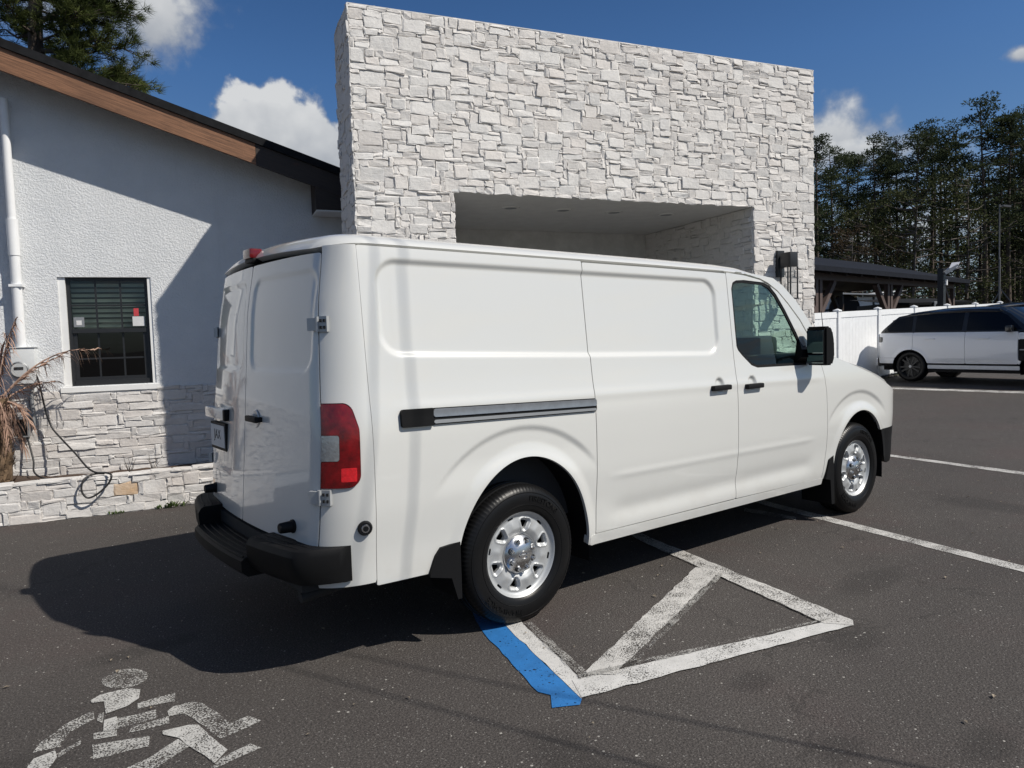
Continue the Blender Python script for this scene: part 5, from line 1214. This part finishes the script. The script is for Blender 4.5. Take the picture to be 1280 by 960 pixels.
    m = MB(); m.tube([(3.60, -.76, 1.33), (3.575, -.76, 1.55), (3.53, -.76, 1.77)], [.006, .004, .003], 6); m.build('aerial', BLACK, R)
    # rear step bumper
    xb = lambda y: -1.385+.13*(abs(y)/.95)**2.2+.16*max(0, (abs(y)-.84)/.125)**2.4
    def pad(y0, y1, z0, z1, x_in, name, lipz=.02):
        m = MB(); n = 22; V = []
        for k in range(n+1):
            y = y0+(y1-y0)*k/n; x = xb(y); V += [(x_in, y, z0), (x+.03, y, z0), (x, y, z0+.05), (x-.004, y, z1-.035), (x+.012, y, z1-.008), (x+.03, y, z1), (x_in, y, z1)]
        c = 7; m.add(V, [(k*c+j, k*c+(j+1) % c, (k+1)*c+(j+1) % c, (k+1)*c+j) for k in range(n) for j in range(c)]+[tuple(range(c)), tuple(n*c+j for j in range(c))])
        return m.build(name, BLACKT, R, smooth=30)
    bmain = None
    for s in (-1, 1):
        a, b = sorted((s*.45, s*.965)); o = pad(a, b, .485, .655, -1.03, 'rear_bumper')
        for k in range(5):
            m = MB(); y0, y1 = sorted((s*(.48), s*(.85))); xx = -1.36+.045*k
            pts = [(max(xx+.13*(abs(y)/.95)**2.2+.012, -1.35), y, .656) for y in np.linspace(y0, y1, 6)]; m.tube(pts, .004, 6); m.build('tread_rib', BLACKT, o)
    m = MB(); n = 12; V = []
    for k in range(n+1):
        y = -.448+.896*k/n; x = xb(y)-.03; V += [(-1.12, y, .45), (x+.03, y, .45), (x, y, .48), (x, y, .535), (x+.02, y, .55), (-1.12, y, .55)]
    m.add(V, [(k*6+j, k*6+(j+1) % 6, (k+1)*6+(j+1) % 6, (k+1)*6+j) for k in range(n) for j in range(6)]+[tuple(range(6)), tuple(n*6+j for j in range(6))]); st = m.build('step', BLACKT, R, smooth=30)
    for k in range(5):
        m = MB(); m.tube([(xb(y)-.012+.034*k, y, .552) for y in np.linspace(-.43, .43, 10)], .0055, 6); m.build('tread_rib', BLACKT, st, smooth=40)
    m = MB(); m.box(-1.235, -1.11, -.85, .85, .44, .62); m.build('bumper_beam', DARK, R)
    q = corner(-1)(np.array([rad(14)]), np.array([.732]))[0]; d = Vector((-.26, -.97, 0)).normalized(); c = Vector(q)
    m = MB(); m.tube([c-d*.01, c+d*.008, c+d*.020], [.036, .036, .030], 20); pg = m.build('socket_plug', BLACK, R, smooth=40)
    m = MB(); m.tube([c+d*.0195, c+d*.0225], [.021, .019], 20); m.build('ring', CHROME, pg, smooth=40); m = MB(); m.tube([c+d*.022, c+d*.0245], .013, 16); m.build('cap', BLACK, pg, smooth=40)
    # underside, dark backing in the hold, cabin
    m = MB(); m.box(-1.05, 4.3, -.58, .58, .34, .50); m.box(.56, 3.2, -.90, .90, .36, .50); m.box(-1.0, -.5, -.85, .85, .47, .60); m.box(-.1, .1, -.75, .75, .33, .45); m.box(3.65, 3.78, -.75, .75, .28, .40); m.build('chassis', DARK, R)
    m = MB(); m.tube([(-1.15, -.62, .42), (-.5, -.62, .40), (.6, -.5, .40)], .035, 10); m.tube([(-1.22, -.78, .40), (-1.0, -.78, .42)], .03, 10); m.build('exhaust_pipe', DARK, R, smooth=40)
    m = MB(); m.box(-.93, 1.74, -.80, .80, .52, 1.97); m.build('hold_backing', INTER, R)  # dark backing inside the hold, so the panel gaps read as shaded
    m = MB(); m.box(1.745, 3.3, -.86, .86, .50, .56); m.build('cabin_floor', DARK, R)
    m = MB(); m.add([(1.75, -.83, 2.02), (2.5, -.80, 2.0), (2.5, .80, 2.0), (1.75, .83, 2.02)], [(0, 1, 2, 3)]); m.build('headlining', INTER, R, fix=False)
    for s in (-1, 1):
        m = MB(); a, b = sorted((s*.905, s*.86)); m.box(2.0, 3.14, a, b, .45, 1.325); m.build('door_trim', INTER, R)
        t = s*.42
        m = MB(); m.box(1.95, 2.45, t-.25, t+.25, .85, 1.0, .04); m.build('seat', SEATM, R, smooth=40)
        m = MB(); v0 = len(m.v); m.box(1.79, 1.93, t-.24, t+.24, .98, 1.50, .04); m.box(1.78, 1.86, t-.12, t+.12, 1.51, 1.70, .03); m.build('seat_back', SEATM, R, smooth=40)
    m = MB(); m.box(2.78, 3.25, -.86, .86, .95, 1.42, .05); m.box(2.84, 3.10, -.62, .82, 1.40, 1.575, .05); m.build('dashboard', INTER, R, smooth=40)
    m = MB(); c = Vector((2.66, .42, 1.28)); ax = Vector((.82, 0, .55)).normalized(); e1 = Vector((0, 1, 0)); e2 = ax.cross(e1); m.tube([c+(e1*math.cos(2*PI*k/24)+e2*math.sin(2*PI*k/24))*.19 for k in range(25)], .015, 8); m.bar(c-e1*.17, c+e1*.17, .03, .02); m.tube([c, c-ax*-.25], .03, 8); m.build('steering_wheel', BLACK, R, smooth=50)
    m = MB(); m.box(2.70, 2.74, -.12, .12, 1.84, 1.91, .01); m.build('inside_mirror', BLACK, R, smooth=40)
van()

# ------------------------------------------------------------------ suvs by the fence
def suv(name, loc, rz, body, roofm, label, rim, cat='suv'):
    R = empty(name, loc, rz, label, cat)
    pr = curve([.28, .40, .55, .8, 1.0, 1.15, 1.23, 1.30, 1.5, 1.7, 1.8], [.93, .955, .975, .99, .985, .97, .945, .915, .83, .745, .70], .03)
    fr = lambda x: np.where(x > 3.0, np.sqrt(np.maximum(1-(np.clip(x-3.0, 0, .94)/.95)**4, 0)), np.where(x < -.45, np.sqrt(np.maximum(1-(np.clip(-.45-x, 0, .575)/.6)**4.5, 0)), 1))
    arches = ((.0, .37, .445, .44), (2.92, .37, .445, .44))
    def asd(U, V):
        d = np.full(U.shape, 9.)
        for xc, zc, a, b in arches: rho = np.hypot((U-xc)/a, (V-zc)/b); d = np.minimum(d, np.where(V > zc, (rho-1)*a, np.abs(U-xc)-a))
        return d
    def h(x, z):
        y = pr(z)*fr(x)-.010*np.exp(-((z-.50)/.05)**2)*sstep(x, .5, .7)*(1-sstep(x, 2.2, 2.4))
        for xc, zc, a, b in arches: y = y+.02*(1-sstep(np.hypot((x-xc)/a, (np.maximum(z, zc)-zc)/b), 1, 1.22))
        return y
    sf = lambda s, off=0: (lambda u, v: np.stack([u, s*(h(u, v)+off), v], 1))
    BELT = curve([-1, 0, 2, 3.9], [1.235, 1.235, 1.215, 1.19], .1)
    GH = [(-.84, 1.24), (-.52, 1.55), (-.40, 1.65), (.1, 1.735), (1.2, 1.775), (1.95, 1.75), (2.2, 1.62), (2.72, 1.21)]
    for s in (-1, 1):
        fl = s > 0; d = .025
        P = lambda nm, sdf, dom, mat, off=0., dd=d, par=R, fg=.02: panel(nm, sf(s, off), sdf, dom, dd, mat, par, fg, flip=fl)
        lo = lambda U: np.where(U < -.4, .50-.10*sstep(-U, .4, 1), .40)
        dr = lambda U, V, a, b: np.minimum.reduce([U-a, b-U, BELT(U)-V, V-.475, asd(U, V)])
        q = P('quarter_panel', lambda U, V: np.minimum.reduce([U+1.0, .06-U, BELT(U)-V, V-.60, asd(U, V), -rrect(U, V, -1.1, -.72, 1.0, 1.14, .03)]), (-1.02, .08, .35, 1.25), body)
        P('tail_light', lambda U, V: rrect(U, V, -.99, -.73, 1.01, 1.13, .02), (-1.0, -.72, 1.0, 1.14), MATS['dark tinted window'] if 'dark tinted window' in MATS else BLACKP, 0, .02)
        P('rear_bumper', lambda U, V: np.minimum.reduce([U+1.02, .0-U, .595-V, V-(.46+.0*U), asd(U, V)]), (-1.03, 0, .35, .61), body, .012)
        P('bumper_valance', lambda U, V: np.minimum.reduce([U+1.0, .0-U, .455-V, V-.33-.1*(-U), asd(U, V)]), (-1.03, 0, .28, .47), BLACK, 0)
        for a, b in ((.068, 1.305), (1.313, 2.44)):
            dp = P('door', lambda U, V: dr(U, V, a, b), (a-.02, b+.02, .44, 1.26), body)
            x = b-.95 if a < 1 else b-.85
            m = MB(); m.box(x+.02, x+.26, min(s*.985, s*1.006), max(s*.985, s*1.006), 1.055, 1.085, .008); m.build('door_handle', body, dp, smooth=40)
        P('fender', lambda U, V: np.minimum.reduce([U-2.448, 3.88-U, BELT(U)-.02-.25*sstep(U, 3.2, 3.9)-V, V-np.where(U > 2.9, .62, .475), asd(U, V), -rrect(U, V, 2.455, 2.60, .55, 1.04, .01)]), (2.43, 3.9, .35, 1.22), body)
        vt = P('side_vent', lambda U, V: rrect(U, V, 2.455, 2.60, .55, 1.04, .01), (2.45, 2.61, .54, 1.05), BLACK, -.004)
        P('vent_strip', lambda U, V: rrect(U, V, 2.48, 2.58, .79, .815, .004), (2.47, 2.59, .78, .82), GREYM, .002, .01, vt)
        P('door_strip', lambda U, V: np.minimum.reduce([U-.46, 2.46-U, .47-V, V-.435]), (.44, 2.48, .42, .48), BLACK, .006)
        P('sill', lambda U, V: np.minimum.reduce([U-.44, 2.48-U, .43-V, V-.34]), (.43, 2.49, .33, .44), body, .004)
        P('sill_cladding', lambda U, V: np.minimum.reduce([U-.44, 2.48-U, .335-V, V-.26]), (.43, 2.49, .25, .34), BLACK, 0)
        P('front_bumper', lambda U, V: np.minimum.reduce([U-2.9, 3.88-U, .615-V, V-.32, asd(U, V)]), (2.9, 3.9, .3, .63), body, .006)
        P('glasshouse', lambda U, V: np.minimum(sdpoly(U, V, GH), V-BELT(U)-.004), (-.9, 2.75, 1.18, 1.82), BLACKP, 0, .02, R, .03)
        for pts in ([(.10, 1.26), (.06, 1.68), (1.20, 1.72), (1.22, 1.26)], [(1.32, 1.26), (1.30, 1.72), (1.92, 1.70), (2.16, 1.58), (2.52, 1.25)], [(-.72, 1.27), (-.42, 1.58), (-.03, 1.65), (.02, 1.26)]):
            P('side_window', lambda U, V: sdpoly(U, V, pts), (-.8, 2.6, 1.2, 1.8), pmat('dark tinted window', (.003, .004, .006), .06, spec=.3, rvar=.02) if 'dark tinted window' not in MATS else MATS['dark tinted window'], .004, .02, R, .01)
        for xc in (0, 2.92):
            m = MB(); n = 20; V = []
            for yy in (s*.95, s*.55):
                for k in range(n+1): t = PI*(k/n*1.2-.1); V.append((xc+.45*math.cos(t), yy, .37+.445*math.sin(t)))
            N = n+1; m.add(V, [(k, k+1, N+k+1, N+k) for k in range(n)]); m.add(V[N:], [tuple(range(N))]); m.build('arch_liner', BLACK, R, fix=False)
            w = empty('wheel', (xc, s*.84, .385)); w.parent = R
            m = MB(); m.lathe([(.27, -.11), (.30, -.128), (.34, -.126), (.372, -.11), (.385, -.07), (.385, .07), (.37, .11), (.27, .11)], 48); m.build('tyre', RUBBER, w, smooth=50)
            m = MB(); m.lathe([(.275, -.105), (.265, -.118), (.255, -.10), (.24, -.02), (.24, .1)], 40); m.lathe([(.24, -.015), (0, -.015)], 30)
            for k in range(10):
                a = 2*PI*k/10; a2 = a+.09*(1 if k % 2 else -1); m.bar((math.cos(a)*.05, -.105, math.sin(a)*.05), (math.cos(a2)*.258, -.108, math.sin(a2)*.258), .034, .02, (0, 1, 0))
            m.lathe([(.06, -.10), (.055, -.12), (0, -.122)], 20); m.build('rim', rim, w, smooth=40); m = MB(); m.lathe([(.034, -.1225), (0, -.124)], 16); m.build('hub_cap', STEEL, w)
            if s > 0: w.rotation_euler = (0, 0, PI)
        m = MB(); ya, yb = sorted((s*.95, s*1.10)); m.box(2.22, 2.36, ya, yb, 1.20, 1.36, .04); m.build('door_mirror', BLACKP, R, smooth=40)
    HW = curve([1.2, 1.5, 1.7, 1.8], [.95, .83, .745, .70], .03)
    rz_ = curve([-.9, -.6, -.2, .6, 1.4, 2.0, 2.3], [1.55, 1.63, 1.76, 1.83, 1.83, 1.78, 1.66], .06)
    panel('roof', lambda x, y: np.stack([x, y, rz_(x)-.10*np.abs(y/.78)**3], 1), lambda U, V: rrect(U, V, -.62, 2.06, -.77, .77, .10), (-.65, 2.1, -.8, .8), .03, roofm, R, .06)
    panel('rear_window', lambda y, t: np.stack([-.99+.52*t+.10*(np.abs(y)/.85)**2, y*(1-.16*t), 1.20+.46*t], 1), None, (-.86, .86, 0, 1), .06, BLACKP, R, .02, flip=True)
    panel('tailgate', lambda y, z: np.stack([-1.03+.11*(np.abs(y)/.9)**3+.03*(z-.6), y, z], 1), None, (-.86, .86, .60, 1.22), .05, body, R, .03, flip=True)
    panel('rear_bumper', lambda y, z: np.stack([-1.06+.12*(np.abs(y)/.9)**3, y, z], 1), None, (-.88, .88, .36, .595), .05, body, R, .03, flip=True)
    panel('windscreen', lambda y, t: np.stack([2.86-.80*t-.22*(np.abs(y)/.85)**2*(1-.4*t), y*(1-.14*t), 1.20+.57*t], 1), None, (-.86, .86, 0, 1), .06, MATS['dark tinted window'], R, .02)
    panel('bonnet', lambda x, y: np.stack([x, y, 1.20-.06*np.clip((x-2.5)/1.4, 0, 1)**2-.06*np.abs(y/.9)**3], 1), lambda U, V: np.minimum.reduce([U-2.55, 3.86-.12*(V/.85)**2-U, .97*fr(U)-.02-np.abs(V)]), (2.5, 3.9, -.95, .95), .04, body, R, .05)
    panel('nose_panel', lambda y, z: np.stack([3.90-.16*(np.abs(y)/.88)**3, y, z], 1), lambda U, V: np.minimum(rrect(U, V, -.86, .86, .35, 1.13, .06), -rrect(U, V, -.45, .45, .78, 1.05, .03)), (-.88, .88, .33, 1.15), .04, body, R, .04)
    panel('grille', lambda y, z: np.stack([3.885-.16*(np.abs(y)/.88)**3, y, z], 1), lambda U, V: rrect(U, V, -.46, .46, .77, 1.06, .03), (-.5, .5, .75, 1.08), .04, BLACK, R, .02)
    m = MB(); m.box(-.9, 3.7, -.62, .62, .27, .75); m.box(-.55, 2.6, -.80, .80, .45, 1.18); m.build('chassis', DARK, R)
    return R
hd = rad(-96)
suv('parked_suv', (17.62, 4.19, gz(17.6)), hd, WHITES, BLACKP, 'white suv with black roof and black wheels backed up to the white fence', BLACKM)
suv('parked_suv', (26.2, 5.75, gz(26)), rad(-40), TANP, BLACKP, 'tan vehicle with dark roof half hidden behind the white suv', BLACKM)
